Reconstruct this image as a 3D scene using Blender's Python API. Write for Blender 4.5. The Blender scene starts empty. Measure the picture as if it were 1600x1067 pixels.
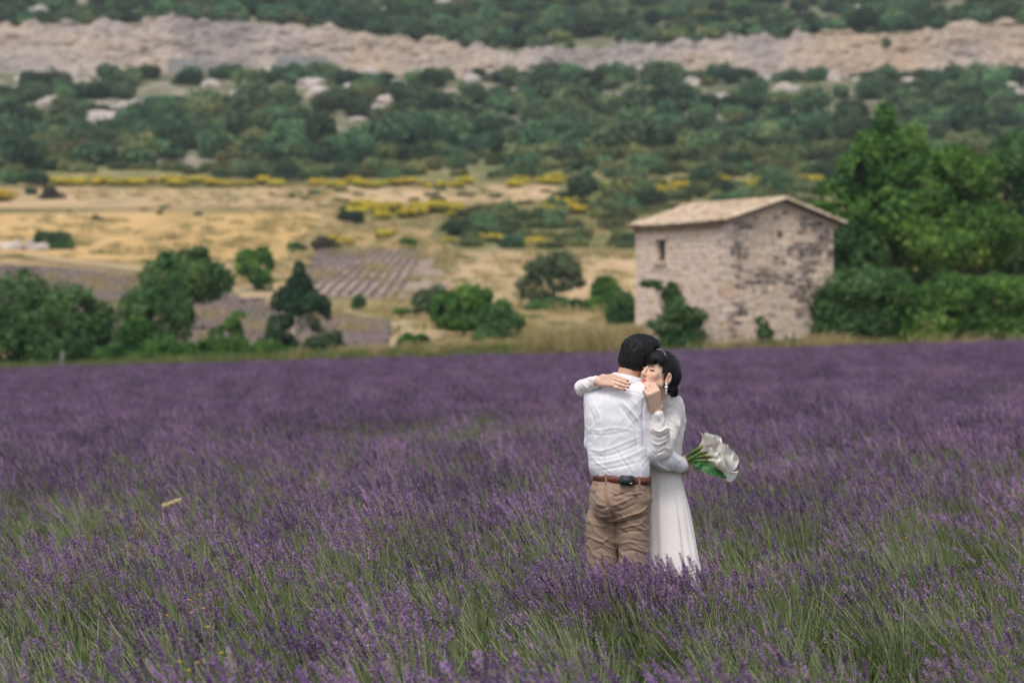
import bpy, math
import numpy as np
from mathutils import Vector, Matrix

# ------------------------------------------------------------------ camera, sky, sun, exposure
scene = bpy.context.scene
F = 85.0 / 36.0 * 1600.0          # focal length in photo pixels
HC = 1.78                         # camera height
YH = 505.0                        # photo row of the horizon
FOCUS = 12.4

cam_data = bpy.data.cameras.new("camera")
cam_data.lens = 85.0
cam_data.sensor_width = 36.0
cam_data.shift_y = -(533.5 - YH) / 1600.0
cam_data.clip_start = 0.1
cam_data.clip_end = 4000.0
cam_data.dof.use_dof = True
cam_data.dof.focus_distance = FOCUS
cam_data.dof.aperture_fstop = 2.6
cam = bpy.data.objects.new("camera", cam_data)
scene.collection.objects.link(cam)
cam.location = (0.0, 0.0, HC)
cam.rotation_euler = (math.radians(90.0), 0.0, 0.0)
scene.camera = cam

SUN_EL, SUN_AZ = 58.0, -160.0      # elevation; azimuth clockwise from +Y (from behind the camera, to the left)
world = bpy.data.worlds.new("World")
scene.world = world
world.use_nodes = True
wn = world.node_tree
wn.nodes.clear()
w_out = wn.nodes.new("ShaderNodeOutputWorld")
w_bg = wn.nodes.new("ShaderNodeBackground")
w_sky = wn.nodes.new("ShaderNodeTexSky")
w_sky.sky_type = 'NISHITA'
w_sky.sun_disc = False
w_sky.sun_elevation = math.radians(SUN_EL)
w_sky.sun_rotation = math.radians(SUN_AZ)
w_sky.air_density = 1.0
w_sky.dust_density = 3.0
w_sky.altitude = 600.0
w_hsv = wn.nodes.new("ShaderNodeHueSaturation")
w_hsv.inputs['Saturation'].default_value = 0.32    # thin cloud veils the blue
w_bg.inputs['Strength'].default_value = 0.14
wn.links.new(w_sky.outputs['Color'], w_hsv.inputs['Color'])
wn.links.new(w_hsv.outputs['Color'], w_bg.inputs['Color'])
wn.links.new(w_bg.outputs['Background'], w_out.inputs['Surface'])

sun_data = bpy.data.lights.new("sun", 'SUN')
sun_data.energy = 1.5
sun_data.angle = math.radians(22.0)
sun_data.color = (1.0, 0.94, 0.86)
sun = bpy.data.objects.new("sun", sun_data)
scene.collection.objects.link(sun)
_el, _az = math.radians(SUN_EL), math.radians(SUN_AZ)
_sd = Vector((math.cos(_el) * math.sin(_az), math.cos(_el) * math.cos(_az), math.sin(_el)))
sun.rotation_euler = _sd.to_track_quat('Z', 'Y').to_euler()

scene.view_settings.view_transform = 'Standard'
scene.view_settings.look = 'None'
scene.view_settings.gamma = 1.0
scene.view_settings.use_curve_mapping = False
scene.view_settings.exposure = 0.45
scene.cycles.use_denoising = True
scene.cycles.max_bounces = 5
scene.cycles.diffuse_bounces = 2
scene.cycles.transmission_bounces = 3
scene.cycles.transparent_max_bounces = 4
scene.cycles.caustics_reflective = False
scene.cycles.caustics_refractive = False

# ------------------------------------------------------------------ small tools
COL = scene.collection


def tag(o, label=None, cat=None, group=None, kind=None):
    if label: o["label"] = label
    if cat: o["category"] = cat
    if group: o["group"] = group
    if kind: o["kind"] = kind
    return o


def mesh_from(name, verts, faces, mats=(), smooth=False, mat_idx=None, attrs=None):
    """verts (n,3) array; faces (m,k) array or a list of such arrays."""
    me = bpy.data.meshes.new(name)
    verts = np.asarray(verts, dtype=np.float32)
    fl = faces if isinstance(faces, (list, tuple)) and len(faces) and isinstance(faces[0], np.ndarray) else [np.asarray(faces)]
    fl = [f for f in fl if len(f)]
    loops = np.concatenate([f.reshape(-1) for f in fl]).astype(np.int32)
    sizes = np.concatenate([np.full(len(f), f.shape[1], np.int32) for f in fl])
    starts = np.concatenate([[0], np.cumsum(sizes)[:-1]]).astype(np.int32)
    me.vertices.add(len(verts)); me.vertices.foreach_set("co", verts.reshape(-1))
    me.loops.add(len(loops)); me.loops.foreach_set("vertex_index", loops)
    me.polygons.add(len(sizes))
    me.polygons.foreach_set("loop_start", starts)
    me.polygons.foreach_set("loop_total", sizes)
    if mat_idx is not None:
        me.polygons.foreach_set("material_index", np.asarray(mat_idx, np.int32))
    me.polygons.foreach_set("use_smooth", np.full(len(sizes), bool(smooth)))
    for m in (mats if isinstance(mats, (list, tuple)) else [mats]):
        me.materials.append(m)
    if attrs:
        for k, v in attrs.items():
            v = np.asarray(v, np.float32)
            if v.ndim == 1:
                a = me.attributes.new(k, 'FLOAT', 'POINT'); a.data.foreach_set("value", v)
            else:
                if v.shape[1] == 3: v = np.hstack([v, np.ones((len(v), 1), np.float32)])
                a = me.attributes.new(k, 'FLOAT_COLOR', 'POINT'); a.data.foreach_set("color", v.reshape(-1))
    me.update(calc_edges=True)
    me.validate()
    return me


def add(name, me, parent=None, loc=None, rot=None, scale=None):
    o = bpy.data.objects.new(name, me)
    COL.objects.link(o)
    if loc is not None: o.location = loc
    if rot is not None: o.rotation_euler = rot
    if scale is not None: o.scale = scale
    if parent is not None: o.parent = parent
    return o


def empty(name, loc=(0, 0, 0), rot=None):
    o = bpy.data.objects.new(name, None)
    COL.objects.link(o)
    o.location = loc
    o.empty_display_size = 0.2
    if rot is not None: o.rotation_euler = rot
    return o


class MB:
    """collects pieces of one mesh"""
    def __init__(s): s.v = []; s.f = {}; s.n = 0; s.m = {}; s.attr = []
    def add(s, verts, faces, mat=0, attr=None):
        verts = np.asarray(verts, np.float32); faces = np.asarray(faces, np.int64)
        k = faces.shape[1]
        s.f.setdefault(k, []).append(faces + s.n); s.m.setdefault(k, []).append(np.full(len(faces), mat, np.int32))
        s.v.append(verts); s.n += len(verts)
        s.attr.append(np.full(len(verts), 0.5, np.float32) if attr is None else np.broadcast_to(np.asarray(attr, np.float32), (len(verts),)))
    def mesh(s, name, mats, smooth=False, attr=None):
        ks = sorted(s.f)
        fl = [np.concatenate(s.f[k]) for k in ks]
        mi = np.concatenate([np.concatenate(s.m[k]) for k in ks])
        return mesh_from(name, np.concatenate(s.v), fl, mats, smooth, mi, {attr: np.concatenate(s.attr)} if attr else None)


BOXF = np.array([[0, 3, 2, 1], [4, 5, 6, 7], [0, 1, 5, 4], [1, 2, 6, 5], [2, 3, 7, 6], [3, 0, 4, 7]])


def box_verts(c, s):
    x, y, z = c; a, b, d = s[0] / 2, s[1] / 2, s[2] / 2
    return np.array([[x - a, y - b, z - d], [x + a, y - b, z - d], [x + a, y + b, z - d], [x - a, y + b, z - d],
                     [x - a, y - b, z + d], [x + a, y - b, z + d], [x + a, y + b, z + d], [x - a, y + b, z + d]])


def tube(pts, radii, sides=6, cap=True):
    pts = np.asarray(pts, float); n = len(pts)
    radii = np.broadcast_to(np.asarray(radii, float), (n,))
    d = np.gradient(pts, axis=0); d /= np.linalg.norm(d, axis=1, keepdims=True) + 1e-9
    ref = np.array([0.31, 0.94, 0.1]) if abs(d[0][1]) < 0.9 else np.array([1.0, 0.1, 0.0])
    u = np.cross(d, ref); u /= np.linalg.norm(u, axis=1, keepdims=True) + 1e-9
    w = np.cross(d, u)
    a = np.linspace(0, 2 * np.pi, sides, endpoint=False)
    ring = np.cos(a)[None, :, None] * u[:, None, :] + np.sin(a)[None, :, None] * w[:, None, :]
    v = (pts[:, None, :] + ring * radii[:, None, None]).reshape(-1, 3)
    i = np.arange(n - 1)[:, None] * sides; j = np.arange(sides)[None, :]; k = (j + 1) % sides
    f = np.stack([i + j, i + k, i + sides + k, i + sides + j], -1).reshape(-1, 4)
    t = np.zeros((0, 3), int)
    if cap:
        v = np.vstack([v, pts[:1], pts[-1:]])
        jj = np.arange(sides); kk = (jj + 1) % sides; b = (n - 1) * sides
        t = np.vstack([np.stack([np.full(sides, n * sides), kk, jj], -1),
                       np.stack([np.full(sides, n * sides + 1), b + jj, b + kk], -1)])
    return v, f, t


def add_tube(mb, pts, radii, sides=6, mat=0, attr=None, cap=True):
    v, q, t = tube(pts, radii, sides, cap)
    base = mb.n
    mb.add(v, q, mat, attr)
    if len(t):
        mb.f.setdefault(3, []).append(t + base); mb.m.setdefault(3, []).append(np.full(len(t), mat, np.int32))


def catmull(pts, n):
    """smooth polyline through pts"""
    p = np.asarray(pts, float); P = np.vstack([2 * p[0] - p[1], p, 2 * p[-1] - p[-2]])
    out = []
    for i in range(len(p) - 1):
        t = np.linspace(0, 1, n, endpoint=(i == len(p) - 2))[:, None]
        a, b, c, d = P[i], P[i + 1], P[i + 2], P[i + 3]
        out.append(0.5 * ((2 * b) + (c - a) * t + (2 * a - 5 * b + 4 * c - d) * t ** 2 + (3 * b - a - 3 * c + d) * t ** 3))
    return np.vstack(out)


ORD = 'first second third fourth fifth sixth seventh eighth ninth tenth eleventh twelfth thirteenth fourteenth fifteenth sixteenth seventeenth eighteenth nineteenth twentieth twenty-first twenty-second twenty-third twenty-fourth twenty-fifth twenty-sixth'.split()


# ------------------------------------------------------------------ noise
def _hash(ix, iy, iz, seed):
    h = (ix.astype(np.uint32) * np.uint32(374761393) + iy.astype(np.uint32) * np.uint32(668265263)
         + iz.astype(np.uint32) * np.uint32(2147483647) + np.uint32(seed * 144665 + 1013904223))
    h = (h ^ (h >> np.uint32(13))) * np.uint32(1274126177)
    h = h ^ (h >> np.uint32(16))
    h = h * np.uint32(2246822519)
    h = h ^ (h >> np.uint32(15))
    return (h & np.uint32(0xFFFFFF)).astype(np.float32) / np.float32(0xFFFFFF)


def vnoise(p, seed=0):
    """value noise in 0..1 for points (...,3)"""
    p = np.asarray(p, np.float32)
    i = np.floor(p).astype(np.int64); f = p - i; f = f * f * (3 - 2 * f)
    r = 0
    for dx in (0, 1):
        wx = f[..., 0] if dx else 1 - f[..., 0]
        for dy in (0, 1):
            wy = f[..., 1] if dy else 1 - f[..., 1]
            for dz in (0, 1):
                wz = f[..., 2] if dz else 1 - f[..., 2]
                r = r + wx * wy * wz * _hash(i[..., 0] + dx, i[..., 1] + dy, i[..., 2] + dz, seed)
    return r


def fbm(p, octaves=3, seed=0):
    p = np.asarray(p, np.float32); r = 0; a = 0.5; t = 0
    for k in range(octaves):
        r = r + a * vnoise(p * (2.03 ** k), seed + k * 17); t += a; a *= 0.5
    return r / t


def fbm2(x, y, s, octaves=3, seed=0):
    x = np.asarray(x, float); y = np.asarray(y, float); x, y = np.broadcast_arrays(x, y)
    return fbm(np.stack([x / s, y / s, np.full(x.shape, 0.37)], -1), octaves, seed)


def sstep(a, b, x):
    t = np.clip((x - a) / (b - a), 0, 1); return t * t * (3 - 2 * t)


# ------------------------------------------------------------------ materials
def new_mat(name):
    m = bpy.data.materials.new(name); m.use_nodes = True
    nt = m.node_tree; nt.nodes.clear()
    out = nt.nodes.new("ShaderNodeOutputMaterial")
    return m, nt, out


def node(nt, typ, **kw):
    n = nt.nodes.new(typ)
    for k, v in kw.items():
        if k in n.inputs: n.inputs[k].default_value = v
        else: setattr(n, k, v)
    return n


def ramp(nt, stops, src=None, interp='LINEAR'):
    r = nt.nodes.new("ShaderNodeValToRGB"); r.color_ramp.interpolation = interp
    e = r.color_ramp.elements
    e[0].position, e[0].color = stops[0][0], (*stops[0][1], 1)
    e[1].position, e[1].color = stops[-1][0], (*stops[-1][1], 1)
    for p, c in stops[1:-1]:
        x = e.new(p); x.color = (*c, 1)
    if src is not None: nt.links.new(src, r.inputs['Fac'])
    return r


def noise_tex(nt, scale, detail=4, rough=0.55, vec=None, mapping=None, distortion=0.0):
    t = nt.nodes.new("ShaderNodeTexNoise")
    t.inputs['Scale'].default_value = scale; t.inputs['Detail'].default_value = detail
    t.inputs['Roughness'].default_value = rough; t.inputs['Distortion'].default_value = distortion
    if vec is None:
        vec = nt.nodes.new("ShaderNodeNewGeometry").outputs['Position']
    if mapping is not None:
        mp = nt.nodes.new("ShaderNodeMapping"); mp.inputs['Scale'].default_value = mapping
        nt.links.new(vec, mp.inputs['Vector']); vec = mp.outputs['Vector']
    nt.links.new(vec, t.inputs['Vector'])
    return t


def mixc(nt, fac, a, b, blend='MIX'):
    m = nt.nodes.new("ShaderNodeMix"); m.data_type = 'RGBA'; m.blend_type = blend
    for s, v in ((m.inputs[0], fac), (m.inputs[6], a), (m.inputs[7], b)):
        if hasattr(v, 'links') or isinstance(v, bpy.types.NodeSocket): nt.links.new(v, s)
        elif isinstance(v, (int, float)): s.default_value = v
        else: s.default_value = (*v, 1)
    return m.outputs[2]


def surf_mat(name, stops, scale=3.0, rough=0.85, bump=0.0, bump_scale=20.0, mapping=None, detail=5, spec=0.25, sheen=0.0, extra=None):
    m, nt, out = new_mat(name)
    n = noise_tex(nt, scale, detail, mapping=mapping)
    col = ramp(nt, stops, n.outputs['Fac']).outputs['Color']
    if extra: col = extra(nt, col)
    b = node(nt, "ShaderNodeBsdfPrincipled", Roughness=rough)
    b.inputs['Specular IOR Level'].default_value = spec
    if sheen: b.inputs['Sheen Weight'].default_value = sheen
    nt.links.new(col, b.inputs['Base Color'])
    if bump:
        bn = noise_tex(nt, bump_scale, 5, mapping=mapping)
        bp = node(nt, "ShaderNodeBump", Strength=bump, Distance=0.02)
        nt.links.new(bn.outputs['Fac'], bp.inputs['Height']); nt.links.new(bp.outputs['Normal'], b.inputs['Normal'])
    nt.links.new(b.outputs[0], out.inputs['Surface'])
    return m


def leaf_mat(name, stops, trans=0.3, objvar=0.0):
    """foliage: leaf colour by the leaf's own tint value, partly translucent"""
    m, nt, out = new_mat(name)
    at = node(nt, "ShaderNodeAttribute", attribute_name="tint")
    col = ramp(nt, stops, at.outputs['Fac']).outputs['Color']
    if objvar:
        oi = nt.nodes.new("ShaderNodeObjectInfo")
        hs = nt.nodes.new("ShaderNodeHueSaturation")
        mh = node(nt, "ShaderNodeMapRange"); mh.inputs['To Min'].default_value = 0.5 - 0.035 * objvar; mh.inputs['To Max'].default_value = 0.5 + 0.03 * objvar
        mv = node(nt, "ShaderNodeMapRange"); mv.inputs['To Min'].default_value = 1 - 0.42 * objvar; mv.inputs['To Max'].default_value = 1 + 0.5 * objvar
        ml = node(nt, "ShaderNodeMath", operation='FRACT'); mm = node(nt, "ShaderNodeMath", operation='MULTIPLY'); mm.inputs[1].default_value = 7.31
        nt.links.new(oi.outputs['Random'], mh.inputs['Value'])
        nt.links.new(oi.outputs['Random'], mm.inputs[0]); nt.links.new(mm.outputs[0], ml.inputs[0]); nt.links.new(ml.outputs[0], mv.inputs['Value'])
        nt.links.new(mh.outputs[0], hs.inputs['Hue']); nt.links.new(mv.outputs[0], hs.inputs['Value'])
        nt.links.new(col, hs.inputs['Color']); col = hs.outputs['Color']
    d = node(nt, "ShaderNodeBsdfPrincipled", Roughness=0.6); d.inputs['Specular IOR Level'].default_value = 0.2
    t = nt.nodes.new("ShaderNodeBsdfTranslucent")
    mx = node(nt, "ShaderNodeMixShader"); mx.inputs[0].default_value = trans
    nt.links.new(col, d.inputs['Base Color']); nt.links.new(col, t.inputs['Color'])
    nt.links.new(d.outputs[0], mx.inputs[1]); nt.links.new(t.outputs[0], mx.inputs[2])
    nt.links.new(mx.outputs[0], out.inputs['Surface'])
    return m


# ------------------------------------------------------------------ the lie of the land
_TY = np.array([88, 100, 120, 145, 180, 220, 270, 300, 335, 380, 430, 480, 496, 504, 520, 570, 650, 760, 1000], float)
_TC = np.array([-600, 0, 400, 800, 1200, 1600, 2200], float)
_TR = np.array([
    #  88   100  120  145  180  220  270  300  335  380  430  480  496  504 520 570 650  760  1000
    [590, 585, 552, 505, 448, 405, 352, 322, 285, 235, 180, 124, 108, 42, 34, 0, -55, -120, -210],
    [582, 576, 548, 500, 445, 403, 350, 320, 285, 235, 180, 126, 110, 44, 36, 0, -55, -120, -210],
    [564, 560, 540, 497, 440, 402, 350, 320, 283, 233, 178, 126, 113, 34, 26, -8, -60, -120, -210],
    [549, 545, 528, 490, 437, 400, 345, 315, 282, 232, 180, 130, 120, 80, 66, 22, -35, -110, -210],
    [541, 537, 520, 487, 437, 398, 340, 312, 280, 232, 180, 132, 122, 62, 50, 10, -45, -110, -210],
    [538, 532, 515, 484, 436, 396, 338, 310, 278, 230, 178, 128, 114, 42, 34, 0, -55, -120, -210],
    [536, 530, 512, 482, 436, 396, 338, 310, 278, 230, 178, 126, 110, 40, 32, 0, -55, -120, -210]], float)


def field_z(x, y):
    return 0.027 * x * sstep(2, 30, np.abs(y)) + 0.065 * np.clip(y, 0, 90) / 85.0


def height(x, y):
    x = np.asarray(x, float); y = np.asarray(y, float); x, y = np.broadcast_arrays(x, y)
    yy = np.clip(y, 88, 1000)
    col = np.clip(800 + F * x / yy, -600, 2199.9)
    ci = np.clip(np.searchsorted(_TC, col, side='right') - 1, 0, len(_TC) - 2)
    ct = (col - _TC[ci]) / (_TC[ci + 1] - _TC[ci]); ct = ct * ct * (3 - 2 * ct)
    yi = np.clip(np.searchsorted(_TY, yy, side='right') - 1, 0, len(_TY) - 2)
    yt = (yy - _TY[yi]) / (_TY[yi + 1] - _TY[yi])
    row = (_TR[ci, yi] * (1 - yt) + _TR[ci, yi + 1] * yt) * (1 - ct) + (_TR[ci + 1, yi] * (1 - yt) + _TR[ci + 1, yi + 1] * yt) * ct
    z = HC + (YH - row) * yy / F
    hill = sstep(340, 400, yy) * (1 - sstep(470, 494, yy) * (1 - sstep(506, 530, yy)))
    z = z + hill * (fbm2(x, y, 22, 3, 5) - 0.5) * 5.0 + sstep(110, 160, yy) * (fbm2(x, y, 18, 2, 9) - 0.5) * 0.7
    zf = field_z(np.clip(x, -60, 60), y)
    b = sstep(85.5, 89, y)
    return zf * (1 - b) + z * b


def ground_at(px, py, y0=89.0, y1=900.0):
    """the ground point that the photo shows at this pixel (first hit beyond y0)"""
    ys = np.arange(y0, y1, 0.5)
    xs = (px - 800) * ys / F
    zr = HC - (py - YH) * ys / F
    h = height(xs, ys)
    hit = np.nonzero(h >= zr)[0]
    i = hit[0] if len(hit) else len(ys) - 1
    return float(xs[i]), float(ys[i]), float(h[i])


def at(px, py, Y):
    return np.array([(px - 800) * Y / F, Y, HC - (py - YH) * Y / F])
# ------------------------------------------------------------------ ground
def sheet(name, ys, mat, ncol=161, kind='structure', label=None):
    u = np.linspace(-1, 1, ncol)
    Y = np.asarray(ys, float)[:, None]
    X = u[None, :] * (np.abs(Y) + 60) * 0.42
    Yg = np.broadcast_to(Y, X.shape)
    Z = height(X, Yg)
    v = np.stack([X, Yg, Z], -1).reshape(-1, 3)
    n = len(ys)
    i = np.arange(n - 1)[:, None] * ncol; j = np.arange(ncol - 1)[None, :]
    f = np.stack([i + j, i + j + 1, i + ncol + j + 1, i + ncol + j], -1).reshape(-1, 4)
    o = add(name, mesh_from(name, v, f, [mat], True))
    tag(o, label, kind=kind)
    return o


M_soil = surf_mat("field_soil", [(0.3, (0.030, 0.034, 0.016)), (0.5, (0.060, 0.055, 0.032)), (0.7, (0.040, 0.058, 0.022))], 2.5, 0.95, 0.6, 30)


def meadow_mat():
    m, nt, out = new_mat("dry_meadow")
    n1 = noise_tex(nt, 0.06, 5, 0.6, mapping=(1, 0.45, 1))
    n2 = noise_tex(nt, 0.5, 4, 0.6, mapping=(1, 0.5, 1))
    c1 = ramp(nt, [(0.36, (0.115, 0.125, 0.045)), (0.47, (0.34, 0.24, 0.115)), (0.62, (0.50, 0.33, 0.165))], n1.outputs['Fac']).outputs['Color']
    c2 = ramp(nt, [(0.38, (0.16, 0.16, 0.06)), (0.6, (0.38, 0.28, 0.14))], n2.outputs['Fac']).outputs['Color']
    col = mixc(nt, 0.4, c1, c2)
    b = node(nt, "ShaderNodeBsdfPrincipled", Roughness=0.95); b.inputs['Specular IOR Level'].default_value = 0.1
    nt.links.new(col, b.inputs['Base Color']); nt.links.new(b.outputs[0], out.inputs['Surface'])
    return m


def hill_mat():
    m, nt, out = new_mat("scrub_slope")
    n1 = noise_tex(nt, 0.10, 6, 0.62)
    n2 = noise_tex(nt, 0.8, 5, 0.6)
    c1 = ramp(nt, [(0.36, (0.085, 0.11, 0.05)), (0.52, (0.15, 0.155, 0.08)), (0.60, (0.36, 0.30, 0.25)), (0.68, (0.50, 0.43, 0.38))], n1.outputs['Fac']).outputs['Color']
    c2 = ramp(nt, [(0.35, (0.06, 0.08, 0.04)), (0.65, (0.26, 0.22, 0.15))], n2.outputs['Fac']).outputs['Color']
    col = mixc(nt, 0.35, c1, c2)
    b = node(nt, "ShaderNodeBsdfPrincipled", Roughness=0.95); b.inputs['Specular IOR Level'].default_value = 0.1
    nt.links.new(col, b.inputs['Base Color']); nt.links.new(b.outputs[0], out.inputs['Surface'])
    return m


M_meadow = meadow_mat()
M_hill = hill_mat()
y_field = np.concatenate([[-160, -110, -70, -45], np.arange(-30, 84, 2.0), [84, 85, 86]])
y_mead = np.concatenate([[86, 87, 88, 89], np.arange(90, 336, 2.0), [336]])
y_hill = np.concatenate([np.arange(336, 490, 3.0), np.arange(490, 524, 1.0), np.arange(524, 700, 4.0), [720, 760, 820, 900, 1000]])
sheet("lavender_field_ground", y_field, M_soil)
sheet("valley_meadow_ground", y_mead, M_meadow)
sheet("hillside_ground", y_hill, M_hill)


# ------------------------------------------------------------------ parcels and paths draped on the far side of the valley
def drape(name, corners, mat, nu=60, nv=30, lift=0.06, edge=0.8, seed=1, label=None):
    """corners: photo pixels TL, TR, BR, BL of the parcel on the ground"""
    c = [np.array(ground_at(*p)[:2]) for p in corners]
    u = np.linspace(0, 1, nu)[None, :, None]; v = np.linspace(0, 1, nv)[:, None, None]
    P = (c[0] * (1 - u) + c[1] * u) * (1 - v) + (c[3] * (1 - u) + c[2] * u) * v
    P = P + (np.stack([fbm2(P[..., 0], P[..., 1], 5, 3, seed), fbm2(P[..., 0], P[..., 1], 5, 3, seed + 50)], -1) - 0.5) * 2 * edge * 2
    Z = height(P[..., 0], P[..., 1]) + lift
    vv = np.concatenate([P, Z[..., None]], -1).reshape(-1, 3)
    i = np.arange(nv - 1)[:, None] * nu; j = np.arange(nu - 1)[None, :]
    f = np.stack([i + j, i + nu + j, i + nu + j + 1, i + j + 1], -1).reshape(-1, 4)
    o = add(name, mesh_from(name, vv, f, [mat], True))
    tag(o, label, kind='structure')
    return c


M_wheat = surf_mat("ripe_grass", [(0.3, (0.37, 0.255, 0.105)), (0.5, (0.55, 0.36, 0.150)), (0.66, (0.62, 0.42, 0.20))], 0.16, 0.95, mapping=(1, 0.35, 1), spec=0.1)
M_wheat_pale = surf_mat("mown_hay", [(0.3, (0.33, 0.26, 0.14)), (0.5, (0.49, 0.345, 0.195)), (0.68, (0.56, 0.40, 0.24))], 0.12, 0.95, mapping=(1, 0.35, 1), spec=0.1)
M_earth = surf_mat("mauve_earth", [(0.3, (0.29, 0.215, 0.185)), (0.5, (0.37, 0.275, 0.235)), (0.7, (0.41, 0.34, 0.24))], 0.25, 0.95, spec=0.1)
M_path = surf_mat("path_earth", [(0.3, (0.36, 0.27, 0.155)), (0.6, (0.46, 0.345, 0.20))], 0.5, 0.95, spec=0.1)

drape("dry_grass_field", [(-240, 334), (500, 336), (430, 412), (-240, 392)], M_wheat, 90, 40, seed=3)
drape("upper_grass_field", [(-200, 296), (420, 296), (500, 322), (-240, 330)], M_wheat_pale, 80, 20, lift=0.08, seed=13)
drape("terrace_strip", [(500, 292), (900, 290), (860, 316), (560, 318)], M_wheat_pale, 60, 14, seed=5)
drape("pale_hay_field", [(700, 393), (1240, 388), (1240, 476), (700, 478)], M_wheat_pale, 70, 30, seed=7)
drape("grass_bank", [(330, 418), (470, 405), (470, 478), (350, 440)], M_wheat_pale, 30, 20, lift=0.05, seed=33)
M_scrub = surf_mat("scrubby_ground", [(0.34, (0.12, 0.14, 0.055)), (0.52, (0.22, 0.205, 0.09)), (0.7, (0.38, 0.29, 0.15))], 0.22, 0.95, mapping=(1, 0.4, 1), spec=0.1)
drape("scrub_terrace_ground", [(690, 340), (1290, 330), (1290, 394), (690, 394)], M_scrub, 70, 24, lift=0.10, edge=1.4, seed=41)
drape("scrub_slope_ground", [(880, 262), (1330, 262), (1330, 336), (850, 336)], M_scrub, 60, 30, lift=0.12, edge=1.6, seed=42)
drape("scrub_bank_ground", [(-240, 262), (900, 262), (900, 290), (-240, 292)], M_scrub, 120, 14, lift=0.12, edge=1.6, seed=43)
earth_parcels = [
    ("lavender_parcel", [(-140, 402), (222, 432), (240, 520), (-140, 500)], 21),
    ("lavender_parcel", [(500, 392), (668, 394), (712, 474), (455, 462)], 22),
    ("lavender_parcel", [(470, 488), (610, 506), (640, 552), (480, 552)], 23),
    ("lavender_parcel", [(310, 455), (455, 472), (455, 552), (260, 548)], 24),
]
M_rowplant = surf_mat("cut_lavender_rows", [(0.35, (0.16, 0.11, 0.115)), (0.5, (0.21, 0.15, 0.155)), (0.65, (0.19, 0.17, 0.11))], 1.2, 0.95, spec=0.1)
for nm, cs, sd in earth_parcels:
    c = drape(nm, cs, M_earth, 60, 80, lift=0.07, edge=0.9, seed=sd)
    # hedged rows of cut lavender running down the parcel
    rng = np.random.default_rng(sd)
    mb = MB()
    wide = np.linalg.norm(c[1] - c[0]); nrow = int(wide / 0.85)
    for k in range(nrow):
        t = (k + 0.5) / nrow
        slant = {21: -0.10, 22: -0.32, 23: -0.22, 24: -0.2}[sd]
        a = c[0] * (1 - t) + c[1] * t; t2 = t + slant; e1 = 1.0
        if t2 < 0: e1 = t / -slant
        b = c[3] * (1 - t2) + c[2] * t2
        b = a + (b - a) * e1
        n = 60
        s = np.linspace(0.02, 0.98, n)[:, None]
        L = a * (1 - s) + b * s + (rng.random((n, 2)) - 0.5) * 0.2
        hgt = 0.16 + rng.random(n) * 0.12
        keep = fbm2(L[:, 0], L[:, 1], 4, 2, sd) > 0.30
        dr = (b - a) / np.linalg.norm(b - a); nr = np.array([-dr[1], dr[0]])
        wv = 0.13 + rng.random(n) * 0.08
        z0 = height(L[:, 0], L[:, 1])
        prof = [(-1, 0.0), (-0.75, 0.7), (0, 1.0), (0.75, 0.7), (1, 0.0)]
        V = np.stack([np.stack([L[:, 0] + nr[0] * wv * p, L[:, 1] + nr[1] * wv * p, z0 + hgt * q + 0.06], -1) for p, q in prof], 1)
        i = np.arange(n - 1)[keep[:-1]][:, None] * 5; j = np.arange(4)[None, :]
        f = np.stack([i + j, i + j + 1, i + 5 + j + 1, i + 5 + j], -1).reshape(-1, 4)
        if len(f): mb.add(V.reshape(-1, 3), f)
    o = add("lavender_rows", mb.mesh("lavender_rows", [M_rowplant], True))
    tag(o, "rows of cut lavender on a bare earth parcel", "lavender rows", kind="stuff")


def path_strip(name, px_pts, width, mat, seed=0, lift=0.10):
    g = np.array([ground_at(*p)[:2] for p in px_pts])
    c = catmull(np.column_stack([g, np.zeros(len(g))]), 12)[:, :2]
    d = np.gradient(c, axis=0); d /= np.linalg.norm(d, axis=1, keepdims=True) + 1e-9
    nr = np.stack([-d[:, 1], d[:, 0]], -1)
    k = np.linspace(-1, 1, 5)
    P = c[:, None, :] + nr[:, None, :] * k[None, :, None] * width * (0.8 + 0.5 * fbm2(c[:, 0], c[:, 1], 4, 2, seed))[:, None, None]
    Z = height(P[..., 0], P[..., 1]) + lift
    v = np.concatenate([P, Z[..., None]], -1).reshape(-1, 3)
    i = np.arange(len(c) - 1)[:, None] * 5; j = np.arange(4)[None, :]
    f = np.stack([i + j, i + j + 1, i + 5 + j + 1, i + 5 + j], -1).reshape(-1, 4)
    tag(add(name, mesh_from(name, v, f, [mat], True)), kind='structure')


path_strip("path", [(360, 428), (380, 450), (440, 478), (520, 488), (610, 505), (660, 525), (600, 545)], 1.1, M_path, 3)
path_strip("path", [(-60, 396), (60, 402), (230, 424), (330, 425)], 1.2, M_path, 4)

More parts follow.
